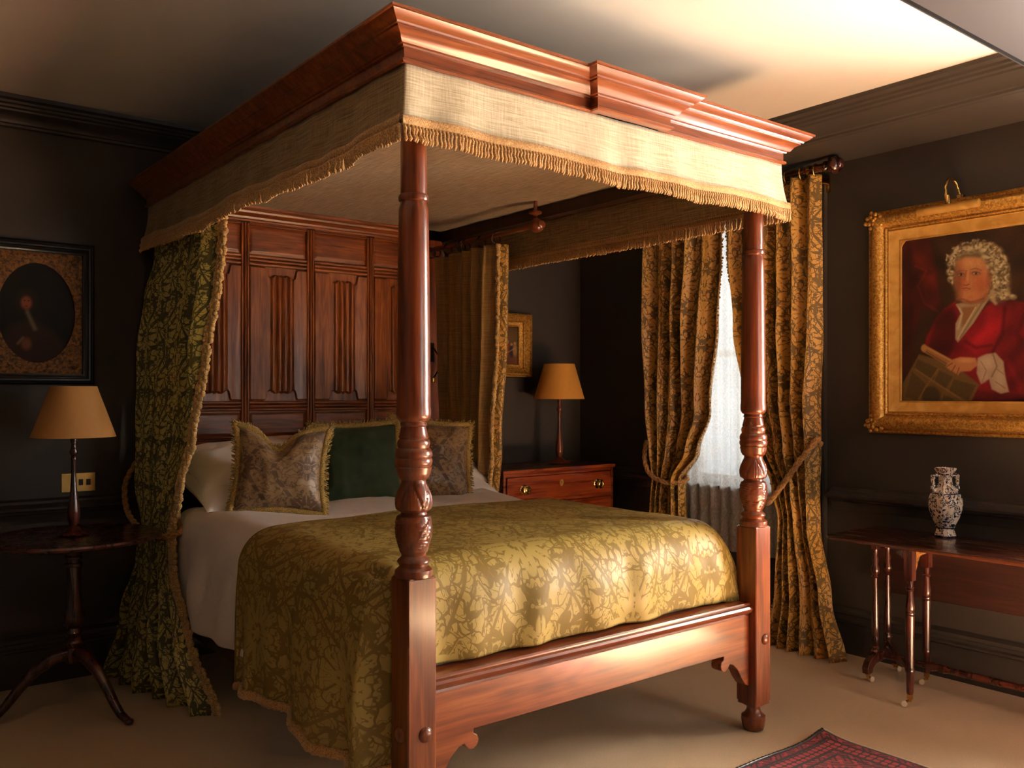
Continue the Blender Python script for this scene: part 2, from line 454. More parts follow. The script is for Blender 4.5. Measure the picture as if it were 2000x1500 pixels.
# ------------------------------------------------------------------ the room
XR, YB, XL, YF, ZC, ZS = 3.03, 2.55, -2.6, -3.4, 2.79, 2.667
struct(G().box(XL-.1, XR+.1, YF-.1, YB+.1, -.1, 0).obj('floor', M['carpet'], smooth=0))
struct(G().box(XL-.1, XR+.1, YF-.1, YB+.1, ZC, ZC+.1).obj('ceiling', M['ceiling'], smooth=0))
struct(G().box(XL-.1, XR+.1, YB, YB+.1, 0, ZC).obj('wall_back', M['wall'], smooth=0))
struct(G().box(XL-.1, XL, YF, YB, 0, ZC).obj('wall_left', M['wall'], smooth=0))
W1 = (.62, 1.62, .84, 2.48)          # lace window: y0, y1, z0, z1
g = G()
W3 = (-1.76, -.82, .80, 2.44)       # window in the right wall beside the camera
g.box(XR, XR+.28, YF-.1, W3[0], 0, ZC).box(XR, XR+.28, W3[1], W1[0], 0, ZC).box(XR, XR+.28, W3[0], W3[1], 0, W3[2]).box(XR, XR+.28, W3[0], W3[1], W3[3], ZC)
g.box(XR, XR+.28, W1[1], YB+.1, 0, ZC)
g.box(XR, XR+.28, W1[0], W1[1], 0, W1[2]).box(XR, XR+.28, W1[0], W1[1], W1[3], ZC)
struct(g.obj('wall_right', M['wall'], smooth=0))
W2 = (1.35, 2.60, .75, 2.42)         # windows behind the camera: x0, x1, z0, z1
g = G()
g.box(XL-.1, W2[0], YF-.14, YF, 0, ZC).box(W2[1], XR+.1, YF-.14, YF, 0, ZC)
g.box(W2[0], W2[1], YF-.14, YF, 0, W2[2]).box(W2[0], W2[1], YF-.14, YF, W2[3], ZC)
struct(g.obj('wall_front', M['wall'], smooth=0))
# lowered soffits
struct(G().box(2.60, XR, -.79, YB, ZS, ZC-.001).obj('trim_soffit_right', M['trim'], smooth=0))
g = G().box(XL, XR, YF, -.79, ZS, ZC-.001)
g.sweep([(XL, -.79), (XR, -.79)], [(-.010, ZS-.010), (.0, ZS-.014), (-.012, ZS+.0), (-.012, ZS+.014)], False)
struct(g.obj('trim_beam', M['beam'], smooth=0))
# cornices
CO = [(0, 0), (.018, .004), (.020, .014), (.030, .018), (.034, .030), (.050, .046), (.080, .062), (.084, .070), (.100, .074), (.104, .084), (.118, .088), (.122, .098), (.146, .104), (.150, .122), (0, .122)]
CB = [(o, z+2.667) for o, z in CO]
struct(G().sweep([(XL, YB), (2.60, YB)], CB).obj('trim_cornice_back', M['trim'], smooth=30))
CR = [(o*1.25, z+2.668) for o, z in CO]
struct(G().sweep([(2.60, YB), (2.60, -.79)], CR).obj('trim_cornice_right', M['trim'], smooth=30))
# dado rails and skirting boards
DA = [(0, 0), (.012, .002), (.016, .022), (.026, .034), (.030, .044), (.050, .052), (.056, .062), (.074, .070), (.076, .082), (.050, .092), (.030, .098), (.026, .110), (.010, .118), (0, .120)]
def dado(name, path): struct(G().sweep(path, [(o, z+.775) for o, z in DA]).obj(name, M['trim'], smooth=30))
dado('trim_dado_back', [(XL, YB), (XR, YB)])
dado('trim_dado_right_near', [(XR, .50), (XR, W3[1]+.02)])
dado('trim_dado_right_rear', [(XR, W3[0]-.02), (XR, YF)])
dado('trim_dado_right_far', [(XR, YB), (XR, 1.80)])
SK = [(0, 0), (.022, 0), (.022, .03), (.020, .165), (.030, .172), (.030, .182), (.018, .190), (.016, .205), (.024, .212), (.022, .228), (.008, .242), (0, .245)]
struct(G().sweep([(XL, YB), (XR, YB)], SK).obj('baseboard_back', M['trim'], smooth=30))
struct(G().sweep([(XR, YB), (XR, YF)], SK).obj('baseboard_right', M['trim'], smooth=30))
struct(G().sweep([(XL, YF), (XL, YB)], SK).obj('baseboard_left', M['trim'], smooth=30))
# windows
def window(name, plane, a0, a1, z0, z1, d):
    r = bpy.data.objects.new(name, None); COL.objects.link(r); struct(r)
    mk = (lambda g, p, q, s, t, e0, e1: g.box(e0, e1, p, q, s, t)) if plane == 'x' else (lambda g, p, q, s, t, e0, e1: g.box(p, q, e0, e1, s, t))
    g = G(); w = .045; e0, e1 = (d, d+.05) if plane == 'x' else (d-.05, d)
    mk(g, a0, a0+w, z0, z1, e0, e1); mk(g, a1-w, a1, z0, z1, e0, e1); mk(g, a0+w, a1-w, z0, z0+w, e0, e1); mk(g, a0+w, a1-w, z1-w, z1, e0, e1)
    mid = (z0+z1)/2; mk(g, a0+w, a1-w, mid-.022, mid+.022, e0+.002, e1-.002)
    for k in (1, 2):
        x = lerp(a0, a1, k/3); mk(g, x-.011, x+.011, z0+w, mid-.022, e0+.012, e1-.012); mk(g, x-.011, x+.011, mid+.022, z1-w, e0+.012, e1-.012)
    struct(g.obj('window_frame', M['sash'], r, 0, .003))
    g = G(); c = (e0+e1)/2; mk(g, a0+.02, a1-.02, z0+.02, z1-.02, c-.002, c+.002); struct(g.obj('glass_pane', M['glass'], r, 0))
window('window_1', 'x', *W1, XR+.18)
window('window_2', 'y', *W2, YF-.07)
window('window_3', 'x', *W3, XR+.18)
AR = [(0, 0), (0, .022), (.012, .026), (.020, .020), (.060, .016), (.072, .030), (.085, .030), (.085, 0)]
g = G().sweep([(W1[0], 0.25), (W1[0], W1[3]), (W1[1], W1[3]), (W1[1], 0.25)], [(-o, z) for o, z in AR], False, 'yz', XR)
struct(g.obj('trim_window_architrave', M['trim'], smooth=30))
struct(G().box(XR-.03, XR+.18, W1[0]-.02, W1[1]+.02, W1[2]-.03, W1[2]).obj('trim_window_sill', M['trim'], smooth=0, bevel=.004))

# ------------------------------------------------------------------ the four-poster bed
BW, BL = 1.762, 2.52
bed = thing('four_poster_bed', 'carved mahogany four-poster bed with panelled headboard and silk-hung canopy', 'bed')
def y2z(y): return 1.4-((y/1.875)-70)/647
PR = [(800, 126), (796, 136), (782, 138), (772, 136), (765, 118), (758, 104), (750, 110), (742, 122), (735, 117), (728, 100), (720, 88), (712, 92), (706, 102), (696, 108), (680, 118), (665, 128), (650, 134), (635, 138), (620, 139), (605, 138), (595, 136), (584, 130), (576, 122), (570, 98), (562, 93), (556, 112), (550, 130), (540, 136), (530, 138), (515, 138), (505, 134), (495, 129), (485, 121), (475, 112), (466, 103), (458, 95), (450, 89), (444, 92), (438, 108), (425, 122), (408, 130), (399, 134), (394, 126), (388, 134), (378, 138), (369, 137), (363, 129), (357, 136), (345, 136), (335, 128), (327, 113), (318, 118), (310, 121), (300, 116), (294, 104), (288, 110), (280, 104), (262, 96), (250, 90), (244, 99), (238, 95), (233, 91), (229, 104), (222, 118), (214, 124), (205, 127), (185, 127)]
prof = [(w/2/1.875/647, y2z(y)) for y, w in PR]
rs = lambda z: lerp(.0510, .0405, sstep(1.32, 2.5, z))
prof += [(rs(z), z) for z in np.linspace(1.36, 1.955, 12)]
prof += [(.0425, 1.965), (.0405, 1.972), (.0400, 1.978), (.0450, 1.982), (.0465, 1.990), (.0450, 1.998), (.0400, 2.002), (.0405, 2.010)]
prof += [(.0408, 2.03), (.0395, 2.15), (.0385, 2.40)]
def dense(p, m=.004):
    out = []
    for (r0, z0), (r1, z1) in zip(p, p[1:]):
        n = max(1, int(abs(z1-z0)/m)) if z1 < 1.34 else 1
        out += [(lerp(r0, r1, k/n), lerp(z0, z1, k/n)) for k in range(n)]
    return out+[p[-1]]
def carve(t, z):
    k = 1.
    if y2z(700) < z < y2z(576):       # lower bulb: four rosettes in round medallions
        c = y2z(636); dz = (z-c)/.034
        a = ((t/(pi/2)) % 1-.5)*2; rr = math.hypot(a*1.35, dz)
        k -= .055*math.exp(-((rr-.85)/.10)**2)
        k -= .05*(1-abs(cos(4*math.atan2(dz, a*1.35+1e-6))))**2*(rr < .72)*(rr > .18)
        k -= .05*(rr > 1.02)*(.5+.5*sin(22*dz+3*a))**3
    elif y2z(556) < z < y2z(462):     # upper bulb: overlapping leaves
        h = (z-y2z(556))/(y2z(462)-y2z(556)); a = abs(((t/(pi/2)) % 1-.5)*2)
        lf = a-(.15+.85*(1-h)**.7)
        k -= .06*math.exp(-(lf/.07)**2)+.03*(lf < 0)*(.5+.5*cos(a*26))
    return k
FOOT = [(.030, 0), (.040, .004), (.046, .02), (.050, .045), (.049, .060), (.044, .064), (.038, .068), (.030, .080), (.027, .092), (.030, .100), (.044, .108), (.047, .114)]
def post(x, y):
    zb = .125; P = 'bed_post'
    g = G(); c = .004
    g.lathe(FOOT, (x+.05, y+.05, 0), 40)
    sq = [(x+c, y), (x+.1-c, y), (x+.1, y+c), (x+.1, y+.1-c), (x+.1-c, y+.1), (x+c, y+.1), (x, y+.1-c), (x, y+c)]
    g.poly(sq, zb, .848, 'xy'); g.poly([(lerp(x+.05, a, .93), lerp(y+.05, b, .93)) for a, b in sq], .848, .852, 'xy')
    g.poly([(lerp(x+.05, a, .93), lerp(y+.05, b, .93)) for a, b in sq], .112, zb, 'xy')
    g.lathe(dense(prof), (x+.05, y+.05, 0), 72, carve)
    o = g.obj(P, M['wood_z'], bed, 35)
    b = G().lathe([(.001, .013), (.012, .012), (.019, .008), (.023, .002), (.023, 0)], (0, 0, 0), 24, axis='y')
    b.xform(Matrix.Translation((x+.060, y, .385)) @ Matrix.Diagonal((1, -1, 1, 1)))
    b.obj('bolt_cover', M['wood_z'], o, 60)
    b = G().lathe([(.022, 0), (.022, .002), (.018, .008), (.012, .012), (.001, .013)], (0, 0, 0), 24, axis='x')
    b.xform(Matrix.Translation((x, y+.045, .385)) @ Matrix.Diagonal((-1, 1, 1, 1)))
    if x < 1: b.obj('bolt_cover', M['wood_z'], o, 60)
post(0, 0); post(1.662, 0)
for x in (0, 1.612):                      # plain square posts at the head
    g = G().box(x, x+.11 if x else x+.10, 2.40, 2.50, 0, 2.36); g.obj('head_post', M['wood_z'], bed, 0, .006)
# foot rail with moulding and shaped brackets
g = G()
out = [(.10, .495), (.10, .20)]
sc_l = [(.10, .195), (.125, .205), (.15, .235), (.175, .275), (.205, .300), (.225, .306), (.232, .296), (.245, .284), (.262, .282), (.277, .292), (.282, .308), (.276, .324), (.262, .332), (.262, .345)]
pts = [(.10, .495)]+sc_l+[(1.762-x, z) for x, z in sc_l[::-1]]+[(1.662, .495)]
g.poly(pts, .034, .085); g.obj('foot_rail', M['wood_rail'], bed, 0, .003)
MO = [(0, .485), (.006, .488), (.004, .496), (.012, .500), (.018, .508), (.020, .518), (.016, .526), (.006, .530), (.006, .535), (.002, .540), (-.082, .540), (-.082, .485)]
G().sweep([(.10, .034), (1.662, .034)], MO).obj('rail_moulding', M['wood_x'], bed, 30)
for x in (.02, 1.69):
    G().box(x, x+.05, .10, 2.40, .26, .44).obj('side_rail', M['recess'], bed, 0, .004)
# headboard
hb = bpy.data.objects.new('headboard', None); COL.objects.link(hb); hb.parent = bed; WORLD[hb.name] = Vector((0, 0, 0))
SX = [.095, .467, .851, 1.237, 1.612]
YH = 2.45
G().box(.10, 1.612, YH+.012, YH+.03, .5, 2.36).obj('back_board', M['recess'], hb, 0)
rows = [(1.167, 1.306, 'p'), (1.363, 2.105, 'l'), (2.168, 2.33, 'p')]
def bead3(w, d=.022):
    """reeded bar profile: across -w..w, depth towards the room"""
    out = [(-w, 0)]
    for k in range(3):
        a0 = -w+2*w*k/3; a1 = -w+2*w*(k+1)/3
        amp = (d*.8, d, d*.8)[k]
        for t in range(0, 9):
            q = t/8; out.append((lerp(a0, a1, q), .008+(amp-.008)*math.sqrt(max(0, 1-(2*q-1)**2))))
    return out+[(w, 0)]
for x in SX[1:4]:
    p = bead3(.024, .024); G().poly([(x+a, YH+.012-b) for a, b in p], 1.10, 2.335, 'xy').obj('stile', M['oak_z'], hb, 40)
for x, w in ((SX[0]+.012, .014), (SX[4]-.012, .014)):
    p = bead3(w, .02); G().poly([(x+a, YH+.012-b) for a, b in p], 1.10, 2.335, 'xy').obj('stile', M['oak_z'], hb, 40)
def railbar(zc, w):
    for k in range(4):
        a = SX[k]+.024; b = SX[k+1]-.024; n = len(bead3(w))
        G().poly([(YH+.012-d*.95, zc+q) for q, d in bead3(w, .022)], a, b, 'yz').obj('rail', M['oak_x'], hb, 40)
railbar(1.335, .028); railbar(2.136, .031); railbar(2.337, .012); railbar(1.155, .014)
G().sweep([(.10, YH-.004), (1.612, YH-.004)], [(0, 1.06), (.012, 1.062), (.014, 1.135), (.006, 1.142), (0, 1.145), (-.016, 1.145), (-.016, 1.06)]).obj('bottom_rail', M['oak_x'], hb, 30)
HC = [(-.02, 2.345), (.006, 2.345), (.010, 2.352), (.020, 2.356), (.024, 2.366), (.034, 2.372), (.050, 2.382), (.054, 2.392), (.052, 2.400), (.064, 2.404), (.070, 2.414), (.070, 2.424), (-.02, 2.424)]
G().sweep([(.10, YH), (1.612, YH)], HC).obj('headboard_cornice', M['oak_x'], hb, 30)
for k in range(4):
    a = SX[k]+.022; b = SX[k+1]-.022; w = b-a
    for z0, z1, kind in rows:
        if kind == 'p':
            def fn(p, q, a=a, w=w, z0=z0, z1=z1):
                e = min(p*w, (1-p)*w, q*(z1-z0), (1-q)*(z1-z0))
                return (a+p*w, YH+.010-.007*sstep(.004, .020, e), z0+q*(z1-z0))
            G().grid(60, 30, fn).obj('plain_panel', M['oak_x'], hb, 60)
        else:
            H = z1-z0
            def fn(p, q, a=a, w=w, z0=z0, H=H):
                e = min(q, 1-q)*H; mid = abs(p-.55)/.24
                if p < .28 or p > .82: m = .006
                elif mid < 1: m = .050-.016*max(0, 1-abs(p-.56)/.045)+.008*math.cos(pi*(p-.56)/.10)
                else: m = lerp(.012, .05, sstep(0, 1, (p-.28)/.06 if p < .4 else (.82-p)/.03))
                if .36 <= p <= .76: h = .006+.020*math.sqrt(abs(sin(pi*((p-.36)/.10))))*(.9+.1*sin(p*40))
                elif p < .36: h = .021-.006*sstep(.0, .34, p)
                else: h = .016+.005*sstep(.76, .95, p)
                h *= sstep(m-.002, m+.003, e)*sstep(0, .004, min(p, 1-p)*w)
                return (a+p*w, YH+.011-h, z0+q*H)
            G().grid(110, 150, fn).obj('linenfold_panel', M['oak_z'], hb, 60)
# canopy: cornice, frieze, added light-stop board, silk tester
cp = bpy.data.objects.new('canopy', None); COL.objects.link(cp); cp.parent = bed; WORLD[cp.name] = Vector((0, 0, 0))
e = .036
path = [(-e, YB-.055), (-e, -e), (.70, -e), (.70, -e-.036), (1.062, -e-.036), (1.062, -e), (1.762+e, -e), (1.762+e, YB-.055)]
CP = [(-.03, 2.357), (.004, 2.357), (.010, 2.361), (.008, 2.368), (0, 2.371), (0, 2.400), (.008, 2.402), (.010, 2.406), (.018, 2.408), (.024, 2.415), (.032, 2.426), (.046, 2.434), (.050, 2.436), (.050, 2.441), (.058, 2.442), (.060, 2.447), (.070, 2.452), (.082, 2.462), (.086, 2.467), (.092, 2.468), (.092, 2.476), (-.03, 2.476)]
G().sweep(path, CP).obj('canopy_cornice', M['wood_rail'], cp, 30)
G().box(-.02, 1.782, -.02, 2.49, 2.455, 2.470).obj('light_stop_board', M['recess'], cp, 0)  # unseen board added over the tester so no light leaks in
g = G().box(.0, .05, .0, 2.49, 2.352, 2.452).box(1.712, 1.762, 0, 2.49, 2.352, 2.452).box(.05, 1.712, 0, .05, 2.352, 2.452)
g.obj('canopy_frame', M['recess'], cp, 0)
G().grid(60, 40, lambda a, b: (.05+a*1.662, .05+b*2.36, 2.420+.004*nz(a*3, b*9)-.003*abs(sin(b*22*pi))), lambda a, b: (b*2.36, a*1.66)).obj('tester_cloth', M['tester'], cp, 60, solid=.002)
def fringe_run(name, P, parent, ztop, lab=None, band=.030, drop=.048, step=.0125):
    """gimp heading band and looped bullion hanging under it; P gives points along the hem, ztop(s) its height"""
    g = G(); L = 0; S = [0]
    for p, q in zip(P, P[1:]): S.append(S[-1]+(Vector(q)-Vector(p)).length)
    n = int(S[-1]/step); tot = S[-1]
    def at(s):
        for i in range(len(P)-1):
            if s <= S[i+1] or i == len(P)-2:
                t = (s-S[i])/(S[i+1]-S[i]); return Vector(P[i]).lerp(Vector(P[i+1]), t), (Vector(P[i+1])-Vector(P[i])).normalized()
    for i in range(n):
        s = (i+.5)*tot/n; p, d = at(s); nn = Vector((d.y, -d.x, 0)).normalized()
        z = ztop(p, s); j = random.uniform(-.002, .002); sw = .004*sin(s*19)+.003*sin(s*47)
        c = [p+nn*(.004+sw*.2)]
        pts = [(p+nn*.004, z+.002), (p+nn*.009, z-.008), (p+nn*.007+d*j, z-drop*.45), (p+nn*(.010+sw)+d*j*2, z-drop*.8), (p+nn*(.007+sw)+d*j*2, z-drop+random.uniform(-.003, .003))]
        g.tube([(q.x, q.y, zz) for q, zz in pts], [.004, .0062, .0044, .0068, .0030], 6)
    m = max(40, n)
    def fb(a, b):
        p, d = at(a*tot*.9999); nn = Vector((d.y, -d.x, 0)).normalized(); z = ztop(p, a*tot)
        o = .004+.004*sin(b*pi)+.0015*sin(a*tot*500)
        return (p.x+nn.x*o, p.y+nn.y*o, z+b*band)
    g.grid(m*2, 5, fb)
    return g.obj(name, M['fringe'], parent, 60, label=lab)
# valances: front gathered lightly, sides hanging straight with a gentle ripple
VZ = 2.172
def valance(P0, P1, mat, rip, seed, zf, name='valance', nn=1):
    P0 = Vector(P0); P1 = Vector(P1); d = (P1-P0).normalized(); n = Vector((d.y, -d.x, 0)); L = (P1-P0).length
    def off(a, b):
        s = a*L; q = (1-b)
        return rip*(.55*nz(s*7+seed, b*1.2)+.45*sin(s*27+seed+3*nz(s*2, seed)))*(.35+.65*q)+.022*q*q*nn
    def fn(a, b):
        fl = .022*(1-b)**2; p = P0+d*lerp(-fl, L+fl, a)+n*off(a, b)*(1 if .004 < a < .996 else 0)+n*(0 if .004 < a < .996 else fl); z0 = zf(a*L)
        return (p.x, p.y, lerp(z0, 2.358, b))
    o = G().grid(260, 14, fn, lambda a, b: (a*L, b*.2)).obj(name, mat, cp, 80, solid=.003)
    hem = [tuple(P0+d*lerp(-.024, L+.024, k/60)+n*(off(k/60, 0) if 0 < k < 60 else .024)) for k in range(61)]
    return hem, o
zfront = lambda s: VZ+.004*sin(s*5)+.003*sin(s*13)
zside = lambda s: VZ-.004+.008*sin(s*5.2+.6)+.004*sin(s*11)
h1, v1 = valance((-.030, -.030, 0), (1.792, -.030, 0), M['valance'], .010, 1, zfront)
h2, v2 = valance((-.030, 2.48, 0), (-.030, -.030, 0), M['valance_side'], .010, 7, lambda s: zside(s))
h3, v3 = valance((1.792, -.030, 0), (1.792, 2.48, 0), M['valance_side'], .004, 12, lambda s: VZ+.002*sin(s*5))
fringe_run('front_fringe', h1, v1, lambda p, s: zfront(s)-.004)
fringe_run('left_fringe', h2, v2, lambda p, s: zside(s)-.004)
fringe_run('right_fringe', [(x-.012, y, z) for x, y, z in h3], v3, lambda p, s: VZ+.002*sin(s*5)-.004)

# ------------------------------------------------------------------ bedding
tag(G().box(.09, 1.672, .13, 2.38, .40, .77).obj('mattress', M['mattress'], bevel=.04), 'deep mattress hidden under the white duvet and gold spread, inside the bed frame', 'mattress')
def drape_profile(q, xl, zt, zl, r, bulge=.02):
    """left hem (q=0) over the top to the right side (q=1), by arc length"""
    side = zt-r-zl; arc = r*pi/2; top = (1.700-r)-(xl+r); rs2 = .06; tot = side+arc+top+.25
    s = q*tot
    if s < side:
        t = s/side; return xl-bulge*sin(pi*t)*.6-(1-t)*.02, zl+s, 1-t*.0, s
    s2 = s-side
    if s2 < arc:
        a = s2/r; return xl+r-r*cos(a), zt-r+r*sin(a), 0, s
    s3 = s2-arc
    if s3 < top: return xl+r+s3, zt, 0, s
    s4 = (s3-top)/.25
    a = s4*pi/2; return 1.700-r+r*sin(a), zt-(.02+.16*s4)*sin(a)*1.2, 0, s
def duvet(a, b):
    x, z, _, s = drape_profile(a, -.030-.02*b, .845, .385, .14, .05*b)
    y = lerp(1.02, 2.06, b)
    side = sstep(.80, .5, z)
    x += side*b*(.020*sin(y*17+1)+.012*nz(y*6, z*3))-.02*side*b
    x += side*(.010*nz(y*11+3*z, z*5)+.006*sin(y*30+6*z+3*nz(y*3, z*4)))
    x += .075*sstep(1.62, 1.85, y)*side
    zz = z + .004*nz(x*14, y*9, 5)*(1-side) + .016*nz(x*3, y*4, 2)+.010*sin(x*7+y*5)*(1-side)
    if z > .8: zz += .018*sstep(.2, 1, b)
    zz += (1-side)*-.0+side*.025*(b)*-1+side*.03*(1-b)*0
    return (x, y, zz)
duv = G().grid(180, 50, duvet, lambda a, b: (a*2.4, b)).obj('white_duvet', M['linen'], smooth=80, solid=.02)
tag(duv, 'white cotton duvet folded below the pillows, hanging over the left side of the bed', 'duvet')
LH = .62
def spread(a, b):
    x, z, _, s = drape_profile(a, -.066, .868, .285, .15, .02)
    z += 0
    sd = sstep(.70, .55, z)                        # 1 down the hanging side
    # front profile by arc length
    yt, yf, rf, zf = 1.15, .105, .13, .552
    top = yt-(yf+rf); arc = rf*pi/2; dn = .868-rf-zf; tot = top+arc+dn; t = (1-b)*tot
    if t < top: y = yt-t; df = 0
    elif t < top+arc: an = (t-top)/rf; y = yf+rf-rf*sin(an); df = rf-rf*cos(an)
    else: y = yf-.012*sin(pi*(t-top-arc)/dn); df = rf+(t-top-arc)
    ysd = lerp(.095, yt, sstep(-.6, 1, b) if 0 else b)
    k = sstep(.06, -.02, x)
    left_in = sstep(.02, .11, x)
    y = lerp(y, ysd, k); df = df*(1-k)
    # crowned top, creases at the front drop, folds down the side
    crown = .014*sin(pi*max(0, min(1, (x-.05)/1.6)))*(1-sstep(.05, .2, df))
    z = z-df+crown*(z > .8)
    z += .006*nz(x*4, y*4, 5)*(1-k)
    fr = sstep(.03, .16, df)*(1-k)
    y += -fr*(.016*nz(x*9, z*3, 1)+.010*sin(x*24+2*nz(x*3, z*4)))
    y += -fr*.03*sin(pi*max(0, min(1, (x-.1)/1.55)))
    if fr > .5: z += .012*nz(x*5, 7)*sstep(.2, .3, df)
    if k > 0:
        dz = sstep(.75, .3, z)
        x += -dz*(.022*sin(y*15+.6)+.012*sin(y*31+2)+.018*nz(y*5, z*2))*k
        z += -.02*sin(y*6)*dz*k
        wr = sstep(.055, .0, b)*k                      # tucked in behind the post
        y = lerp(y, .112, wr); x = lerp(x, .07, wr); 
    return (x, y, z)
def spread_uv(a, b):
    x, y, z = spread(a, b); k = sstep(.06, -.02, drape_profile(a, -.066, .868, .285, .15, .02)[0])
    sd_v = .15+lerp(.095, 1.15, b) if b > .055 else .15+lerp(-.10, lerp(.095, 1.15, .055), b/.055)
    return (a*2.40, lerp(b*1.305, sd_v, k))
sp = G().grid(300, 170, spread, spread_uv).obj('gold_bedspread', M['spread'], smooth=80, solid=.006)
tag(sp, 'olive gold damask bedspread over the foot of the bed with a corded hem', 'bedspread')
hem = [spread(0, k/120) for k in range(121)]
G().tube([(x-.004, y, z-.012) for x, y, z in hem], .017, 10, lambda a, L: 1+.16*cos(L*210)+.10*nz(L*30, a)).obj('hem_fringe', M['fringe'], sp, 70, label='straw-coloured corded fringe along the side hem')
top = [spread(k/160, 1) for k in range(161)]
G().tube(top, .006, 6).obj('top_piping', M['spread'], sp, 70)

def cushion(name, label, cat, loc, rot, w, h, t, mat, trim=None, ear=.10, chop=0., tr=.021, uvs=.42, wrinkle=.01, seed=0, group=None, px=2.6):
    """soft square cushion in its own x-z plane, facing -y"""
    root = None
    def shape(x, y):
        xx = x*w/2*(1-ear*(1-y*y)**1.0*abs(x)**1.5); yy = y*h/2*(1-ear*(1-x*x)*abs(y)**1.5)
        dip = chop*math.exp(-((x+.08)/.34)**2)*sstep(-.1, 1, y)
        return xx, yy-dip*h
    def side(sg):
        def f(a, b):
            x, y = 2*a-1, 2*b-1
            X1, Y1 = shape(x, y)
            th = t/2*((1-abs(x)**px)*(1-abs(y)**px))**.55
            th *= 1-chop*1.2*math.exp(-((x+.08)/.22)**2)*sstep(0, 1, y)
            th += wrinkle*(nz(x*2.4+seed, y*2.4, 3)+.5*nz(x*6+seed, y*5, 8))*(1-max(abs(x), abs(y))**6)
            return (X1, -sg*th, Y1)
        return f
    g = G(); uf = lambda a, b: (a*uvs+seed*.17, b*uvs)
    g.grid(48, 48, side(1), uf); g.grid(48, 48, side(-1), uf, flip=True)
    mt = Matrix.Translation(loc) @ Matrix.Rotation(rot[2], 4, 'Z') @ Matrix.Rotation(rot[1], 4, 'Y') @ Matrix.Rotation(rot[0], 4, 'X')
    if trim:
        root = thing(name, label, cat, loc, group)
        g.xform(mt); g.obj('cover', mat, root, 80, recalc=False)
        ed = [(a, -1) for a in np.linspace(-1, 1, 60)]+[(1, a) for a in np.linspace(-1, 1, 60)]+[(a, 1) for a in np.linspace(1, -1, 60)]+[(-1, a) for a in np.linspace(1, -1, 60)]
        pts = [Vector((shape(x, y)[0]*1.03, 0, shape(x, y)[1]*1.03)) for x, y in ed]
        q = G(); m_ = 420; pp = pts+[pts[0]]
        for k_ in range(m_):
            t_ = (k_+random.random())*(len(pp)-1)/m_; i_ = min(len(pp)-2, int(t_)); c_ = pp[i_].lerp(pp[i_+1], t_-i_); o_ = Vector((c_.x, 0, c_.z)).normalized()
            e_ = (o_+Vector((random.uniform(-.5, .5), random.uniform(-.8, .8), random.uniform(-.5, .5)))).normalized()
            q.tube([c_+o_*.006, c_+e_*tr*.9+o_*.004, c_+e_*tr*1.35+o_*.008], [.0045, .0036, .0012], 5)
        q.tube(pts+[pts[0]], tr*.8, 12, lambda a, L: 1+.35*nz(L*150, a*1.5, seed)+.14*cos(L*420))
        q.xform(mt); q.obj('fringe', trim, root, 80)
        return root
    g.xform(mt); o = g.obj(name, mat, None, 80, loc=loc, recalc=False)
    return tag(o, label, cat, group)
R = math.radians
# white pillows, two stacked each side
cushion('bed_pillow', 'plump white pillow, lower of the pair at the left of the bed', 'pillow', (.40, 2.02, .93), (R(-72), R(2), R(3)), .78, .50, .19, M['linen'], ear=.06, seed=1, wrinkle=.016)
cushion('bed_pillow', 'plump white pillow, upper of the pair at the left of the bed', 'pillow', (.42, 2.10, 1.045), (R(-66), R(-4), R(2)), .78, .48, .17, M['linen'], ear=.06, seed=2, wrinkle=.016)
cushion('bed_pillow', 'white pillow, lower of the pair at the right of the bed', 'pillow', (1.33, 2.00, .92), (R(-74), R(2), R(-3)), .72, .50, .18, M['linen'], ear=.06, seed=3, wrinkle=.014)
cushion('bed_pillow', 'white pillow with a pointed corner, upper of the pair at the right of the bed', 'pillow', (1.33, 2.06, 1.035), (R(-60), R(3), R(-2)), .74, .48, .17, M['linen'], ear=.06, seed=4, wrinkle=.014)
cushion('scatter_cushion', 'taupe floral satin cushion with olive fringe and a chopped top, left of the green one', 'cushion', (.335, 1.68, 1.045), (R(-16), R(3), R(-26)), .42, .41, .16, M['dtaupe'], M['brush'], ear=.13, chop=.22, seed=1)
cushion('scatter_cushion', 'bottle green velvet cushion with olive fringe in the middle of the bed', 'cushion', (.80, 1.79, 1.045), (R(-20), R(-2), R(-22)), .43, .42, .16, M['velvet'], M['brush'], ear=.07, seed=2)
cushion('scatter_cushion', 'taupe floral satin cushion with gold fringe at the right, behind the front post', 'cushion', (1.27, 1.84, 1.04), (R(-20), R(6), R(-20)), .44, .44, .17, M['dtaupe'], M['brush'], ear=.08, seed=4)

# ------------------------------------------------------------------ curtains
def curtain(name, rows, nf, width, mat, root=None, seed=0, ny=140, nx=260, fold=1., trim=None, trim_side=0, parts=None, label=None, backing=None):
    """rows: (z, (ax, ay, bx, by, amp, sharp)) from top to floor; pleats push across the line a-b"""
    rows = sorted(rows, key=lambda r: r[0])
    z0, z1 = rows[0][0], rows[-1][0]
    def f(a, b):
        z = lerp(z0, z1, b); ax, ay, bx, by, amp, wob = interp(rows, z)
        d = Vector((bx-ax, by-ay)); L = max(1e-4, d.length); n = Vector((d.y, -d.x))/L
        ph = 2*pi*nf*a+seed+2.4*nz(a*2.2+seed, z*.6)
        w = sin(ph); w = (abs(w)**.75)*(1 if w > 0 else -1)
        o = amp*(w*(.85+.5*nz(a*4+seed, z*1.2, 2))+.14*sin(2.3*ph+z*2+seed))
        sl = wob*nz(a*2.5, z*2.2, seed)
        p = Vector((ax, ay))+d*(a+.010*sin(2*ph))+n*(o+sl)
        return (p.x, p.y, z)
    o = G().grid(nx, ny, f, lambda a, b: (a*width, lerp(z0, z1, b))).obj(parts or name, mat, root, 80, solid=.003, label=label)
    return o, f, z0, z1
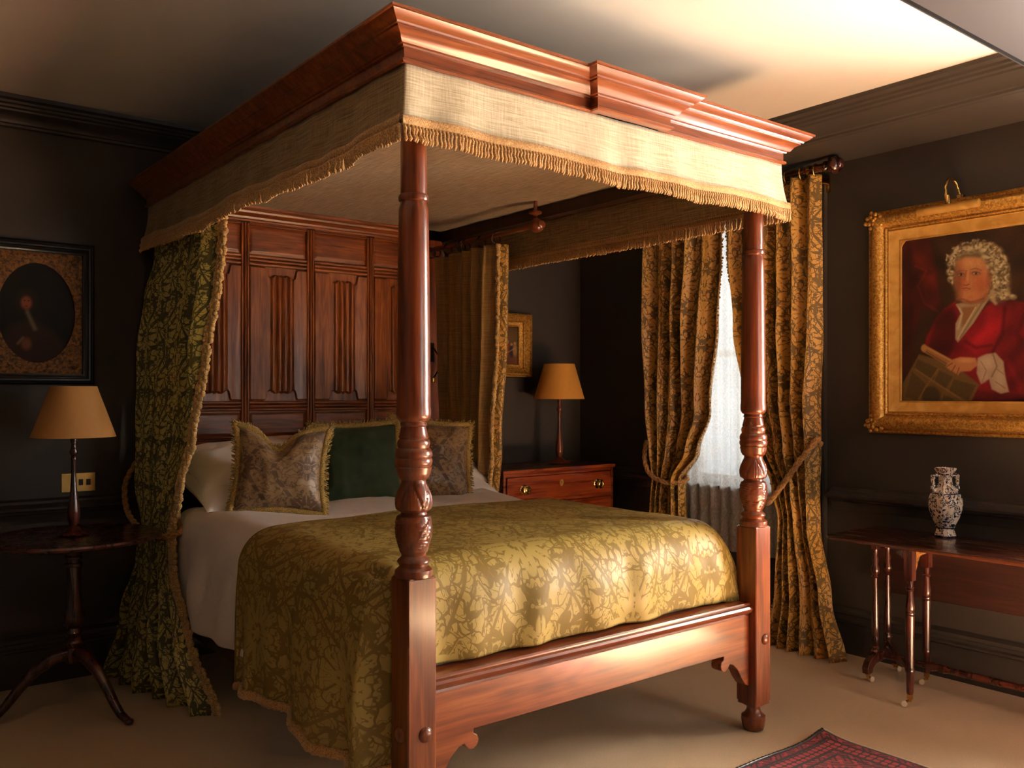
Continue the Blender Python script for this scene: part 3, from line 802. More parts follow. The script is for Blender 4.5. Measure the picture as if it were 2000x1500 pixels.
def bobble(name, f, edge, parent, z0, z1, out, mat, step=.017, r=.0085, cols=2, band=True, spread_dir=None):
    """tassel trim down a curtain edge: braid plus little hanging bobbles"""
    g = G(); n = int((z1-z0)/step)
    for k in range(n):
        b = (k+.5)/n; p = Vector(f(edge, b)); o = Vector(out)
        for c in range(cols):
            q = p+o*(.006+.013*c)+Vector((random.uniform(-.004, .004), random.uniform(-.004, .004), random.uniform(-.006, .006)))
            g.ball(q, r*random.uniform(.8, 1.2), 7, 5, 1, 1, 1.15)
    g.tube([Vector(f(edge, k/200)) for k in range(201)], .005, 6, lambda a, L: 1+.2*cos(L*300))
    return g.obj(name, mat, parent, 80)
def rope_g(pts, r, n=90, seg=18):
    P = [Vector(p) for p in pts]
    def cr(t):
        k = min(len(P)-2, int(t)); u = t-k
        p0, p1, p2, p3 = P[max(0, k-1)], P[k], P[k+1], P[min(len(P)-1, k+2)]
        return .5*((2*p1)+(p2-p0)*u+(2*p0-5*p1+4*p2-p3)*u*u+(3*p1-p0-3*p2+p3)*u**3)
    path = [cr(i/n*(len(P)-1)) for i in range(n+1)]
    L = sum((a-b).length for a, b in zip(path, path[1:])); m = int(L/.0035)
    path = [cr(i/m*(len(P)-1)) for i in range(m+1)]
    return G().tube(path, r, seg, lambda a, s: 1+.20*cos(3*a-s*150))

# left bed curtain (green-gold damask, tied back)
bc = thing('bed_curtain', 'green gold damask bed curtain tied back at the left head corner of the bed', 'curtain', (-.08, 2.1, 0))
rows = [(2.33, (.015, 2.39, .020, 1.66, .030, .004)), (2.10, (.0, 2.42, .010, 1.665, .032, .006)), (1.9, (-.03, 2.47, .0, 1.69, .040, .01)), (1.6, (-.050, 2.48, -.01, 1.75, .046, .02)),
        (1.2, (-.070, 2.46, -.03, 1.82, .046, .02)), (.95, (-.085, 2.44, -.06, 1.88, .040, .01)), (.76, (-.09, 2.32, -.075, 1.95, .030, .0)),
        (.60, (-.10, 2.34, -.075, 1.93, .034, .01)), (.30, (-.16, 2.40, -.05, 1.80, .045, .03)), (.0, (-.22, 2.44, -.035, 1.60, .05, .03))]
o, f, z0, z1 = curtain('drape', rows, 5.3, 1.5, M['dgreen'], bc, 2.0, parts='drape')
bobble('tassel_trim', f, 1.0, bc, z0, z1, (.45, -1, 0), M['fringe2'], step=.015, r=.0115, cols=3)
tag(rope_g([(-.09, 2.47, 1.06), (-.15, 2.45, .95), (-.165, 2.36, .83), (-.155, 2.20, .765), (-.135, 2.02, .745), (-.085, 1.905, .755), (-.035, 1.95, .78), (-.03, 2.15, .85), (-.045, 2.38, 1.0)], .0125).obj('tieback_rope', M['rope'], smooth=80), 'gold twisted rope tieback round the green bed curtain on the left', 'tieback')
# right bed curtain: its silk lining faces the bed
bc = thing('bed_curtain', 'gold silk-lined bed curtain hanging from rings at the right head corner of the bed', 'curtain', (1.66, 1.9, 0))
rows = [(2.235, (1.63, 2.30, 1.60, 1.70, .030, .004)), (2.0, (1.63, 2.29, 1.60, 1.71, .030, .01)), (1.6, (1.635, 2.28, 1.61, 1.73, .032, .01)), (1.1, (1.65, 2.28, 1.63, 1.80, .032, .01)),
        (.80, (1.67, 2.30, 1.655, 1.86, .02, .01)), (.30, (1.79, 2.34, 1.79, 1.82, .02, .01)), (.0, (1.81, 2.38, 1.81, 1.72, .025, .01))]
o, f, z0, z1 = curtain('lining', rows, 4.6, 1.2, M['silk'], bc, .5, parts='lining')
g = G().grid(24, 100, lambda a, b: tuple(Vector(f(1, b))+Vector((.004+a*.052, -.004-.030*sin(a*pi*.8), 0))), lambda a, b: (a*.08, b*2.2)); g.obj('damask_edge', M['dgold'], bc, 80, solid=.003)
bobble('tassel_trim', f, 1.0, bc, z0, z1, (-.6, -.8, 0), M['fringe2'], step=.014, r=.0115, cols=3)
# its pole, rings and hanging bracket
rod = thing('bed_curtain_rod', 'mahogany curtain rod with ball finial inside the right of the canopy', 'curtain rod', (1.61, 1.4, 2.29))
G().tube([(1.612, 1.35, 2.288), (1.612, 2.42, 2.288)], .013, 16).obj('pole', M['wood_y'], rod)
g = G().ball((1.612, 1.345, 2.288), .038, 24, 16); g.lathe([(.016, -.05), (.022, -.044), (.018, -.034)], (1.612, 1.345, 2.288), 20, axis='y'); g.obj('finial', M['wood_y'], rod, 60)
G().lathe([(.012, 2.315), (.014, 2.33), (.010, 2.34), (.016, 2.346), (.034, 2.352), (.034, 2.362), (.012, 2.364), (.010, 2.42)], (1.612, 1.355, 0), 24).obj('bracket', M['wood_y'], rod, 50)
for k, y in enumerate((1.70, 1.84, 1.99, 2.04, 2.18, 2.30, 2.36)):
    g = G(); n = 28; g.tube([(1.612+.030*cos(2*pi*i/n), y+.004*sin(4*pi*i/n), 2.270+.030*sin(2*pi*i/n)) for i in range(n+1)], .0045, 8)
    tag(g.obj('curtain_ring', M['dark_z'], smooth=60), 'dark wooden ring carrying the silk-lined bed curtain on its rod', 'curtain ring', 'rings on the bed curtain rod')
# reading light on the head post
rl = thing('reading_light', 'black curved-arm reading light on the right head post', 'light', (1.64, 2.40, 1.66))
G().box(1.628, 1.655, 2.390, 2.402, 1.60, 1.72).obj('back_plate', M['black_metal'], rl, 0, .002)
a = [(1.642+.0*t, 2.39-.09*sin(t*pi), 1.68-.20*t+.02*sin(t*pi)) for t in np.linspace(0, 1, 24)]
a = [(1.642+.030*sin(t*pi), 2.385-.035*sin(t*pi), 1.69-.19*t) for t in np.linspace(0, 1, 24)]
G().tube(a, .006, 10).obj('arm', M['black_metal'], rl)
G().lathe([(.004, 0), (.012, -.004), (.014, -.030), (.010, -.034)], (1.640, 2.385, 1.505), 16).obj('lamp_head', M['brass'], rl, 50)

# window curtains (old gold damask)
XC = 2.87
wc = thing('window_curtain', 'old gold damask window curtain left of the lace, tied back with rope', 'curtain', (XC, 1.5, 0))
rows = [(2.585, (XC, 1.76, XC, 1.13, .044, .004)), (2.2, (XC, 1.76, XC, 1.13, .044, .01)), (1.8, (XC, 1.75, XC, 1.16, .050, .02)), (1.3, (XC, 1.74, XC, 1.21, .050, .02)), (1.05, (XC, 1.70, XC-.01, 1.30, .050, .01)), (.86, (XC, 1.66, XC-.01, 1.43, .050, 0)),
        (.72, (XC, 1.68, XC, 1.43, .050, .01)), (.3, (XC, 1.75, XC, 1.38, .045, .02)), (.0, (XC-.02, 1.80, XC-.02, 1.35, .05, .03))]
o, f, z0, z1 = curtain('drape', rows, 5, 1.25, M['dgold'], wc, 1.1, parts='drape')
bobble('edge_trim', f, 1.0, wc, z0, z1, (0, -1, 0), M['fringe2'], step=.018, r=.006, cols=1)
wc = thing('window_curtain', 'old gold damask window curtain right of the lace, tied back beside the portrait wall', 'curtain', (XC, .6, 0))
rows = [(2.585, (XC, 1.12, XC, .485, .044, .004)), (2.2, (XC, 1.12, XC, .485, .044, .01)), (1.8, (XC, 1.07, XC, .49, .050, .02)), (1.4, (XC, 1.00, XC, .50, .050, .02)), (1.1, (XC, .90, XC, .50, .050, .01)), (.88, (XC, .78, XC-.01, .50, .050, 0)),
        (.70, (XC, .73, XC-.01, .50, .050, .01)), (.3, (XC-.01, .76, XC-.02, .42, .045, .02)), (.0, (XC-.03, .82, XC-.05, .33, .055, .03))]
o, f, z0, z1 = curtain('drape', rows, 6, 1.25, M['dgold'], wc, 4.3, parts='drape')
bobble('edge_trim', f, 0.0, wc, z0, z1, (0, 1, 0), M['fringe2'], step=.018, r=.006, cols=1)
tag(rope_g([(XC, 1.74, 1.10), (XC-.03, 1.73, 1.0), (XC-.055, 1.67, .90), (XC-.06, 1.56, .855), (XC-.05, 1.45, .85), (XC, 1.40, .875), (XC+.05, 1.5, .92), (XC+.07, 1.66, 1.02)], .0135).obj('tieback_rope', M['rope'], smooth=80), 'gold rope tieback slung round the curtain left of the lace', 'tieback')
tag(rope_g([(XC-.01, .475, 1.17), (XC-.045, .50, 1.12), (XC-.06, .57, 1.03), (XC-.065, .67, .90), (XC-.055, .76, .80), (XC, .80, .80), (XC+.05, .72, .90), (XC+.07, .58, 1.05), (XC+.04, .50, 1.14)], .0145).obj('tieback_rope', M['rope'], smooth=80), 'gold rope tieback slanting across the curtain right of the lace', 'tieback')
lc = G().grid(220, 40, lambda a, b: (XR-.045+.012*sin(a*pi*26)+.006*nz(a*9, b*2), lerp(.60, 1.64, a), lerp(.45, 2.52, b)), lambda a, b: (a*1.7, b*2.07)).obj('lace_curtain', M['lace'], smooth=80)
tag(lc, 'white lace net curtain across the window', 'net curtain')
pole = thing('curtain_pole', 'dark wooden curtain pole with turned finial above the window', 'curtain pole', (XC, 1.1, 2.62))
ZP = 2.615
G().tube([(XC, .45, ZP), (XC, 1.83, ZP)], .022, 24).obj('pole', M['dark_x'], pole)
fin = [(.022, 0), (.030, .004), (.030, .012), (.020, .018), (.018, .026), (.030, .034), (.044, .046), (.048, .060), (.044, .074), (.034, .084), (.028, .088), (.030, .094), (.022, .104), (.010, .110), (.001, .112)]
g = G().lathe([(r, -h) for r, h in fin], (XC, .45, ZP), 28, axis='y'); g.obj('finial', M['dark_z'], pole, 60)
g = G().lathe(fin, (XC, 1.83, ZP), 28, axis='y'); g.obj('finial', M['dark_z'], pole, 60)
for y in (.54, 1.74):
    g = G(); g.tube([(XR-.005, y, ZP-.05), (XR-.05, y, ZP-.05), (XC+.01, y, ZP-.035), (XC, y, ZP-.022)], .009, 10); g.lathe([(.026, -.010), (.026, .010)], (XC, y, ZP), 20, axis='y')
    g.ball((XC-.012, y, ZP-.045), .014, 12, 8); g.box(XR-.012, XR, y-.025, y+.025, ZP-.10, ZP-.01); g.obj('bracket', M['brass'], pole, 50)
for y in (.50, .585, .68, .78, .88, .98, 1.08, 1.20, 1.30, 1.41, 1.52, 1.62, 1.71):
    g = G(); n = 28; g.tube([(XC+.034*cos(2*pi*i/n), y, ZP-.010+.034*sin(2*pi*i/n)) for i in range(n+1)], .0045, 8)
    o = g.obj('curtain_ring', M['brass'], smooth=60)
    if y < .52: tag(o, 'brass ring nearest the turned finial of the window curtain pole', 'curtain ring', 'brass rings on the window pole')
    elif y < .6: tag(o, 'second brass ring from the finial of the window curtain pole', 'curtain ring', 'brass rings on the window pole')
    else: tag(o, 'brass ring of the window curtain pole, hidden behind the canopy valance', 'curtain ring', 'brass rings on the window pole')

# ------------------------------------------------------------------ lamps
def lamp(label, loc, hz, rb, rt, z0, z1, shade, wood_m, k=1.):
    r = thing('table_lamp', label, 'lamp', loc); x, y, z = loc
    B = [(.030, 0), (.062, .002), (.066, .008), (.060, .015), (.040, .022), (.030, .030), (.018, .038)]
    G().lathe([(a*k, z+b) for a, b in B], (x, y, 0), 36).obj('base', wood_m, r, 50)
    H = z0-z+.03
    S = [(.018, .036), (.013, .05), (.020, .07), (.025, .14), (.026, .20), (.020, .30), (.013, .42), (.010, .56), (.011, .70), (.013, .72), (.009, .74), (.016, .76), (.018, .79), (.012, .82), (.010, .86), (.016, .90), (.012, .93), (.009, 1)]
    S = [(a, .036+(b-.036)*(H-.036)/(1-.036)) for a, b in S]
    G().lathe([(a, z+b) for a, b in S], (x, y, 0), 28).obj('stem', wood_m, r, 50)
    g = G(); g.lathe([(rb, z0), (rt, z1), (rt-.002, z1), (rb-.002, z0), (rb, z0)], (x, y, 0), 64, caps=False); g.obj('lamp_shade', shade, r, 30)
    g = G()
    for j in range(3):
        t = 2*pi*j/3+.4; g.tube([(x, y, z1-.03), (x+(rt-.003)*cos(t), y+(rt-.003)*sin(t), z1-.008)], .0022, 6)
    g.lathe([(.012, z0+.0), (.014, z0+.05), (.010, z0+.06)], (x, y, 0), 16); g.tube([(x, y, z0+.05), (x, y, z1-.02)], .004, 6); g.obj('shade_carrier', M['brass'], r, 50)
    g = G().ball((x, y, z0+.10), .028, 16, 12, 1, 1, 1.2); g.obj('bulb', M['castor'], r, 60)
lamp('tall turned table lamp with a tan card shade on the round tripod table', (-.475, 2.03, .780), 0, .172, .094, 1.212, 1.435, M['shade_l'], M['dark_z'])
lamp('turned wooden lamp with an amber shade on the chest of drawers', (2.594, 2.285, .932), 0, .172, .104, 1.368, 1.605, M['shade_r'], M['wood_z'], 1.15)

# ------------------------------------------------------------------ round tripod table
tt = thing('tripod_table', 'round dark mahogany tripod table at the left of the bed', 'table', (-.475, 2.03, 0))
tx, ty = -.475, 2.03
G().lathe([(.30, .752), (.345, .756), (.358, .762), (.362, .770), (.358, .778), (.350, .780), (.340, .779), (.01, .779)], (tx, ty, 0), 72).obj('table_top', M['dark_z'], tt, 40)
S = [(.030, .22), (.036, .235), (.036, .275), (.030, .285), (.040, .295), (.043, .31), (.036, .322), (.028, .33), (.036, .34), (.040, .352), (.032, .366), (.028, .372), (.040, .385), (.046, .40), (.044, .43), (.036, .47), (.029, .53), (.028, .60), (.031, .64), (.038, .646), (.038, .655), (.028, .66), (.030, .672), (.036, .676), (.036, .684), (.030, .690), (.036, .70), (.036, .715), (.050, .735), (.06, .753)]
G().lathe(S, (tx, ty, 0), 36).obj('pedestal', M['dark_z'], tt, 40)
a0 = math.atan2(1.722-ty, -.331-tx)
for j in range(3):
    t = a0+2*pi*j/3; d = Vector((cos(t), sin(t)))
    pr = [(.02, .26), (.08, .25), (.15, .205), (.21, .14), (.26, .075), (.30, .035), (.335, .020), (.35, .014)]
    pts = []
    for i in range(len(pr)-1):
        for q in range(4): pts.append(tuple(lerp(m, n, q/4) for m, n in zip(pr[i], pr[i+1])))
    pts.append(pr[-1]); g = G()
    g.tube([(tx+d.x*r, ty+d.y*r, z) for r, z in pts], [lerp(.028, .013, i/len(pts)) for i in range(len(pts))], 12)
    g.ball((tx+d.x*.35, ty+d.y*.35, .014), .020, 14, 8, 1, 1, .68); g.obj('leg', M['dark_z'], tt, 60)

# switch plate on the back wall
sw = thing('switch_plate', 'brass double switch plate on the wall behind the tan-shaded lamp', 'switch', (-.345, YB, .963))
g = G().box(-.423, -.267, YB-.006, YB, .916, 1.010); g.obj('plate', M['brass'], sw, 0, .002)
for x in (-.39, -.335, -.30):
    if x == -.39: continue
    g = G().box(x-.010, x+.010, YB-.010, YB-.005, .948, .978); g.obj('rocker', M['slot'], sw, 0, .002)
for x in (-.413, -.277): G().lathe([(.004, YB-.008), (.004, YB-.005)], (x, 0, .963), 12, axis='y').obj('screw', M['brass'], sw, 0)

# ------------------------------------------------------------------ chest of drawers
ch = thing('chest_of_drawers', 'polished mahogany chest of drawers in the corner beyond the bed', 'chest of drawers', (2.415, 2.28, 0))
cx0, cx1, cy0, cy1 = 1.945, 2.885, 2.062, 2.50
g = G().box(cx0, cx0+.02, cy0, cy1, .10, .905).box(cx1-.02, cx1, cy0, cy1, .10, .905).box(cx0+.02, cx1-.02, cy1-.012, cy1, .10, .905)
DZ = [(.735, .885), (.535, .715), (.325, .515), (.125, .305)]
for z in (.885, .715, .515, .305, .105): g.box(cx0+.02, cx1-.02, cy0+.002, cy0+.30, z, z+.020)
g.box(cx0, cx1, cy0-.004, cy0+.02, .08, .104); g.obj('carcass', M['chest'], ch, 0, .002)
g = G().box(cx0-.012, cx1+.012, cy0-.014, cy1, .905, .930); g.obj('chest_top', M['chest'], ch, 0, .005)
for z0, z1 in DZ:
    g = G().box(cx0+.024, cx1-.024, cy0-.003, cy0+.018, z0+.002, z1-.002)
    g.sweep([(cx0+.024, z0+.002), (cx0+.024, z1-.002), (cx1-.024, z1-.002), (cx1-.024, z0+.002)], [(.0, 0), (.0, .005), (.005, .005), (.005, 0)], True, 'xz', cy0-.002)
    d = g.obj('drawer', M['chest'], ch, 0, .001)
    zc = (z0+z1)/2-.006
    for x in (2.10, 2.73):
        b = G(); b.lathe([(.030, 0), (.031, -.004), (.027, -.007), (.012, -.010), (.010, -.020), (.018, -.024), (.027, -.028), (.030, -.034), (.029, -.039), (.022, -.041), (.017, -.038), (.012, -.041), (.001, -.042)], (x, cy0-.003, zc), 28, axis='y')
        b.obj('knob', M['brass'], d, 40)
    b = G(); b.poly([(2.415+.016*cos(t)*(1-.25*max(0, -sin(t))), zc+.026+.022*sin(t)) for t in np.linspace(0, 2*pi, 25)[:-1]], cy0-.0065, cy0-.003); b.obj('escutcheon', M['gilt_flat'], d, 0)
    b = G().lathe([(.004, -.0042), (.004, 0)], (2.415, cy0-.0032, zc+.032), 12, axis='y'); b.box(2.4135, 2.4165, cy0-.0074, cy0-.004, zc+.018, zc+.032); b.obj('keyhole', M['pane_dark'], d, 0)
for x in (cx0, cx1-.07):
    for y in (cy0, cy1-.07): G().poly([(x+.005, 0), (x+.06, 0), (x+.07, .085), (x, .085)], y, y+.06).obj('foot', M['chest'], ch, 0, .004)

# ------------------------------------------------------------------ pictures
def frame(root, plane, fixed, a0, a1, z0, z1, prof, mat, name='frame', smooth=35):
    """mitred frame; profile is (inwards, towards the room)"""
    path = [(a0, z0), (a0, z1), (a1, z1), (a1, z0)]
    return G().sweep(path, prof, True, plane, fixed).obj(name, mat, root, smooth)
def canvas(root, nx, ny, pos, colf, name='canvas'):
    g = G().grid(nx, ny, pos); o = g.obj(name, M['canvas'], root, 0, recalc=False)
    at = o.data.color_attributes.new('paint', 'FLOAT_COLOR', 'POINT')
    A, B = np.meshgrid(np.linspace(0, 1, nx+1), np.linspace(0, 1, ny+1))
    c = colf(A.ravel(), B.ravel()); c = np.where(c <= .04045, c/12.92, ((c+.055)/1.055)**2.4)
    at.data.foreach_set('color', np.column_stack([c, np.ones(len(c))]).astype(np.float32).ravel()); return o
rng = np.random.RandomState(4)
class Brush:
    def __init__(s, x, y, bg): s.x = x; s.y = y; s.c = np.ones((len(x), 3))*np.array(bg)/255.
    def put(s, m, col, op=1.):
        m = (np.clip(m, 0, 1)*op)[:, None]; s.c = s.c*(1-m)+np.array(col)/255.*m
    def ell(s, cx, cy, rx, ry, col, soft=.15, op=1., rot=0):
        dx, dy = s.x-cx, s.y-cy; r = R(rot); a = dx*cos(r)+dy*sin(r); b = -dx*sin(r)+dy*cos(r)
        q = np.sqrt((a/rx)**2+(b/ry)**2); s.put((1+soft-q)/(2*soft), col, op)
    def poly(s, pts, col, soft=6., op=1.):
        n = len(pts); ins = np.zeros(len(s.x), bool); dm = np.full(len(s.x), 1e9)
        for i in range(n):
            x0, y0 = pts[i]; x1, y1 = pts[(i+1) % n]
            c = ((y0 > s.y) != (y1 > s.y)) & (s.x < (x1-x0)*(s.y-y0)/((y1-y0) or 1e-9)+x0); ins ^= c
            L = (x1-x0)**2+(y1-y0)**2; t = np.clip(((s.x-x0)*(x1-x0)+(s.y-y0)*(y1-y0))/L, 0, 1)
            dm = np.minimum(dm, np.hypot(s.x-x0-t*(x1-x0), s.y-y0-t*(y1-y0)))
        s.put(.5+np.where(ins, dm, -dm)/soft, col, op)
    def line(s, pts, w, col, soft=4., op=1.):
        dm = np.full(len(s.x), 1e9)
        for (x0, y0), (x1, y1) in zip(pts, pts[1:]):
            L = (x1-x0)**2+(y1-y0)**2+1e-9; t = np.clip(((s.x-x0)*(x1-x0)+(s.y-y0)*(y1-y0))/L, 0, 1)
            dm = np.minimum(dm, np.hypot(s.x-x0-t*(x1-x0), s.y-y0-t*(y1-y0)))
        s.put(.5+(w/2-dm)/soft, col, op)
PY0, PY1, PZ0, PZ1 = .105, -.545, 1.335, 2.20
def portrait(A, B):
    a = A*(PY0-PY1); b = (1-B)*(PZ1-PZ0)
    k = (4.53-.72*a)/1727
    x = a/.00246*4.056+28; y = ((770-(.80-b)/k)-430)*4.054
    s = Brush(x, y, (46, 26, 12))
    s.ell(700, 500, 420, 620, (62, 38, 18), .6, .7)
    # crimson drapery behind
    s.poly([(30, 60), (270, 120), (330, 420), (370, 640), (330, 720), (200, 700), (60, 1250), (20, 1250)], (66, 18, 14), 30)
    s.poly([(120, 160), (260, 130), (320, 420), (200, 380), (130, 300)], (96, 26, 18), 40, .8)
    s.poly([(180, 430), (310, 420), (360, 640), (300, 710), (240, 640)], (104, 28, 20), 40, .8)
    s.line([(150, 360), (240, 400), (170, 520), (230, 660), (330, 715)], 16, (130, 44, 30), 22, .6)
    s.line([(90, 200), (110, 700), (90, 1100)], 30, (48, 12, 10), 40, .7)
    # robe
    s.poly([(400, 690), (330, 760), (240, 930), (220, 1040), (460, 1110), (640, 1500), (1500, 1500), (1500, 760), (1150, 680), (930, 640), (760, 640), (560, 860), (480, 640)], (118, 16, 24), 20)
    s.poly([(330, 780), (460, 680), (500, 900), (420, 1090), (240, 1030)], (78, 14, 14), 40, .8)
    s.poly([(740, 690), (900, 680), (800, 1000), (640, 1060), (560, 1000), (700, 860)], (158, 22, 34), 50, .8)
    s.poly([(960, 700), (1200, 800), (1250, 1100), (1050, 1050), (900, 820)], (150, 20, 32), 60, .7)
    s.line([(860, 700), (840, 900), (760, 1060)], 22, (72, 8, 16), 30, .8)
    s.line([(1010, 760), (950, 900), (1010, 1010)], 30, (86, 8, 18), 40, .7)
    s.line([(870, 1110), (960, 1300), (1010, 1420)], 34, (168, 26, 38), 40, .6)
    s.line([(560, 960), (640, 1010), (760, 990)], 18, (80, 8, 16), 26, .8)
    s.poly([(640, 1330), (880, 1380), (1300, 1420), (1300, 1500), (580, 1500)], (70, 10, 16), 40, .8)
    fold = np.sin((s.x*.9-s.y*.5)*.016+2.4*np.sin(s.y*.0052+1)+1.3*np.sin(s.x*.0041))+.5*np.sin((s.x*.5+s.y*.9)*.031+3*np.sin(s.x*.0062))
    s.c = np.clip(s.c*(1+.17*fold)[:, None], 0, 1)
    # wig
    s.ell(655, 420, 215, 235, (118, 98, 66), .12)
    s.ell(810, 480, 90, 180, (112, 92, 62), .2)
    for cx, cy, r in [(470, 300, 44), (500, 250, 42), (550, 235, 42), (600, 240, 36), (450, 350, 38), (440, 410, 34), (445, 470, 30), (640, 225, 40), (690, 210, 44), (750, 215, 46), (800, 250, 46), (770, 290, 44), (830, 310, 46), (790, 350, 44), (850, 370, 42), (800, 410, 44), (850, 440, 40), (790, 470, 44), (840, 500, 44), (780, 540, 38), (850, 560, 44), (800, 590, 40), (870, 600, 40), (770, 620, 26), (920, 612, 26), (720, 300, 40), (735, 380, 34), (480, 280, 30), (705, 250, 38)]:
        s.ell(cx, cy, r, r*.85, (168, 148, 108), .35, .85); s.ell(cx-8, cy-10, r*.55, r*.40, (214, 196, 156), .6, .8); s.ell(cx+10, cy+14, r*.5, r*.25, (92, 74, 46), .6, .6)
    for k in range(420):
        t = rng.uniform(-2.9, .55); rr = rng.uniform(.86, 1.22); cx = 635+205*cos(t)*rr; cy = 400+205*sin(t)*rr
        if k % 3 == 0: cx = rng.uniform(730, 870); cy = rng.uniform(280, 630)
        if k % 9 == 1: cx = rng.uniform(430, 475); cy = rng.uniform(300, 500)
        lt = rng.rand(); col = [(226, 208, 168), (190, 168, 124), (104, 84, 52), (78, 60, 36)][int(lt*4)]
        s.ell(cx, cy, rng.uniform(8, 22), rng.uniform(4, 9), col, .5, .6, rng.uniform(0, 180))
    # shirt
    s.poly([(490, 660), (560, 650), (740, 590), (745, 620), (620, 820), (500, 970), (478, 940), (480, 820), (520, 740)], (168, 146, 110), 12)
    s.poly([(530, 690), (650, 680), (560, 820), (530, 850)], (150, 98, 56), 20, .9)
    s.line([(640, 690), (560, 830), (500, 940)], 10, (206, 186, 150), 10, .9); s.line([(700, 640), (600, 800), (520, 930)], 12, (120, 96, 66), 14, .7)
    s.line([(490, 670), (535, 740), (500, 860)], 12, (204, 186, 150), 12, .9)
    # face
    s.ell(608, 600, 118, 66, (150, 92, 56), .2)
    s.poly([(500, 330), (560, 295), (680, 300), (722, 360), (748, 490), (730, 570), (680, 630), (610, 652), (540, 640), (492, 560), (480, 470), (486, 380)], (196, 128, 78), 26)
    s.ell(590, 350, 90, 46, (214, 152, 96), .6, .8); s.ell(515, 500, 34, 44, (190, 92, 58), .7, .7); s.ell(672, 500, 52, 56, (196, 96, 60), .7, .75)
    s.ell(600, 600, 76, 34, (206, 130, 84), .6, .7); s.line([(520, 618), (600, 650), (700, 622)], 12, (132, 72, 42), 16, .8)
    s.ell(740, 480, 20, 70, (150, 78, 48), .5, .6)
    s.ell(505, 470, 30, 120, (128, 72, 44), .8, .5); s.line([(490, 416), (512, 400), (548, 398)], 6, (110, 68, 42), 9, .75); s.line([(600, 392), (640, 382), (684, 400)], 7, (110, 68, 42), 9, .75)
    for ex, ey, w in ((524, 432, 26), (640, 422, 30)):
        s.ell(ex, ey, w+8, 17, (140, 84, 54), .4, .8); s.ell(ex, ey, w*.8, 9, (190, 160, 128), .3, .9); s.ell(ex+2, ey, 10, 10, (44, 30, 26), .3); s.line([(ex-w, ey-4), (ex, ey-13), (ex+w, ey-2)], 5, (72, 40, 26), 5, .9)
    s.line([(566, 400), (550, 470), (544, 500)], 11, (150, 84, 52), 12, .8); s.line([(580, 410), (574, 480)], 12, (226, 160, 108), 12, .8)
    s.ell(566, 498, 26, 20, (206, 122, 78), .4, .9); s.line([(542, 510), (566, 516), (590, 506)], 7, (112, 52, 34), 7, .9)
    s.line([(536, 542), (565, 538), (596, 544)], 8, (132, 52, 40), 7, .95); s.line([(540, 552), (566, 558), (592, 551)], 9, (184, 92, 70), 8, .8)
    s.line([(748, 600), (770, 560), (775, 640), (790, 660)], 26, (176, 152, 112), 16, .9)
    s.ell(500, 520, 26, 110, (120, 66, 40), .7, .45); s.ell(700, 560, 40, 70, (150, 84, 52), .7, .4); s.ell(600, 330, 70, 26, (228, 168, 112), .7, .5)
    for k in range(160): s.ell(rng.uniform(490, 735), rng.uniform(310, 640), rng.uniform(8, 22), rng.uniform(5, 12), [(214, 140, 90), (168, 100, 62), (200, 104, 70)][k % 3], .9, .16, rng.uniform(0, 180))
    # news sheet and roll
    s.poly([(180, 1060), (450, 1130), (670, 1300), (590, 1470), (40, 1470), (40, 1290)], (112, 84, 42), 12)
    for p in ([(170, 1100), (330, 1170), (300, 1270), (140, 1170)], [(350, 1190), (460, 1240), (400, 1340), (310, 1280)], [(470, 1260), (640, 1310), (580, 1430), (430, 1350)], [(120, 1200), (240, 1300), (160, 1430), (60, 1400)], [(390, 1380), (470, 1420), (440, 1470), (360, 1460)]):
        s.poly(p, (84, 66, 34), 12, .9)
    s.ell(280, 1390, 76, 74, (66, 52, 30), .15)
    for i in range(34): s.line([(130+i*6, 1110+i*9), (190+i*11, 1120+i*9)], 2, (70, 50, 26), 3, .35)
    s.line([(150, 1180), (420, 1350), (560, 1440)], 12, (142, 106, 54), 10, .9); s.line([(340, 1180), (230, 1330), (170, 1440)], 10, (138, 102, 50), 10, .9)
    s.line([(225, 1015), (430, 1125)], 58, (160, 112, 58), 10); s.line([(228, 1000), (440, 1108)], 14, (196, 150, 88), 12, .8); s.line([(240, 1040), (420, 1142)], 8, (96, 64, 30), 8, .8)
    s.ell(222, 1012, 22, 30, (186, 134, 74), .3)
    # hand and cuff
    s.poly([(450, 1105), (520, 1082), (640, 1090), (655, 1150), (600, 1195), (520, 1200), (500, 1228), (470, 1205), (440, 1190), (400, 1160), (420, 1130)], (190, 126, 76), 14)
    for l in ([(410, 1160), (455, 1130)], [(450, 1200), (480, 1150)], [(490, 1222), (510, 1170)]): s.line(l, 7, (104, 58, 34), 7, .8)
    s.ell(560, 1110, 60, 18, (218, 156, 102), .6, .8)
    s.poly([(655, 1090), (720, 1060), (790, 1050), (850, 1120), (860, 1230), (890, 1360), (830, 1375), (760, 1340), (740, 1260), (680, 1300), (645, 1210)], (176, 150, 122), 14)
    s.ell(720, 1130, 56, 52, (206, 180, 150), .5, .8); s.ell(700, 1230, 34, 50, (196, 168, 138), .5, .7); s.ell(820, 1260, 36, 80, (198, 172, 142), .5, .7)
    s.line([(770, 1060), (800, 1160), (760, 1240)], 9, (118, 92, 70), 10, .8); s.line([(680, 1120), (720, 1190), (690, 1280)], 6, (126, 100, 78), 8, .7); s.line([(800, 1180), (850, 1220)], 6, (120, 94, 72), 8, .7); s.line([(790, 1280), (860, 1330)], 7, (120, 94, 72), 8, .7)
    n = rng.normal(0, .012, len(x))[:, None]
    return np.clip(s.c*.78+n, 0, 1)
pic = thing('portrait_painting', 'large gilt-framed portrait of a man in a crimson robe on the right wall', 'painting', (XR, -.215, 1.78))
Y0, Y1, Z0, Z1 = -.70, .272, 1.197, 2.355
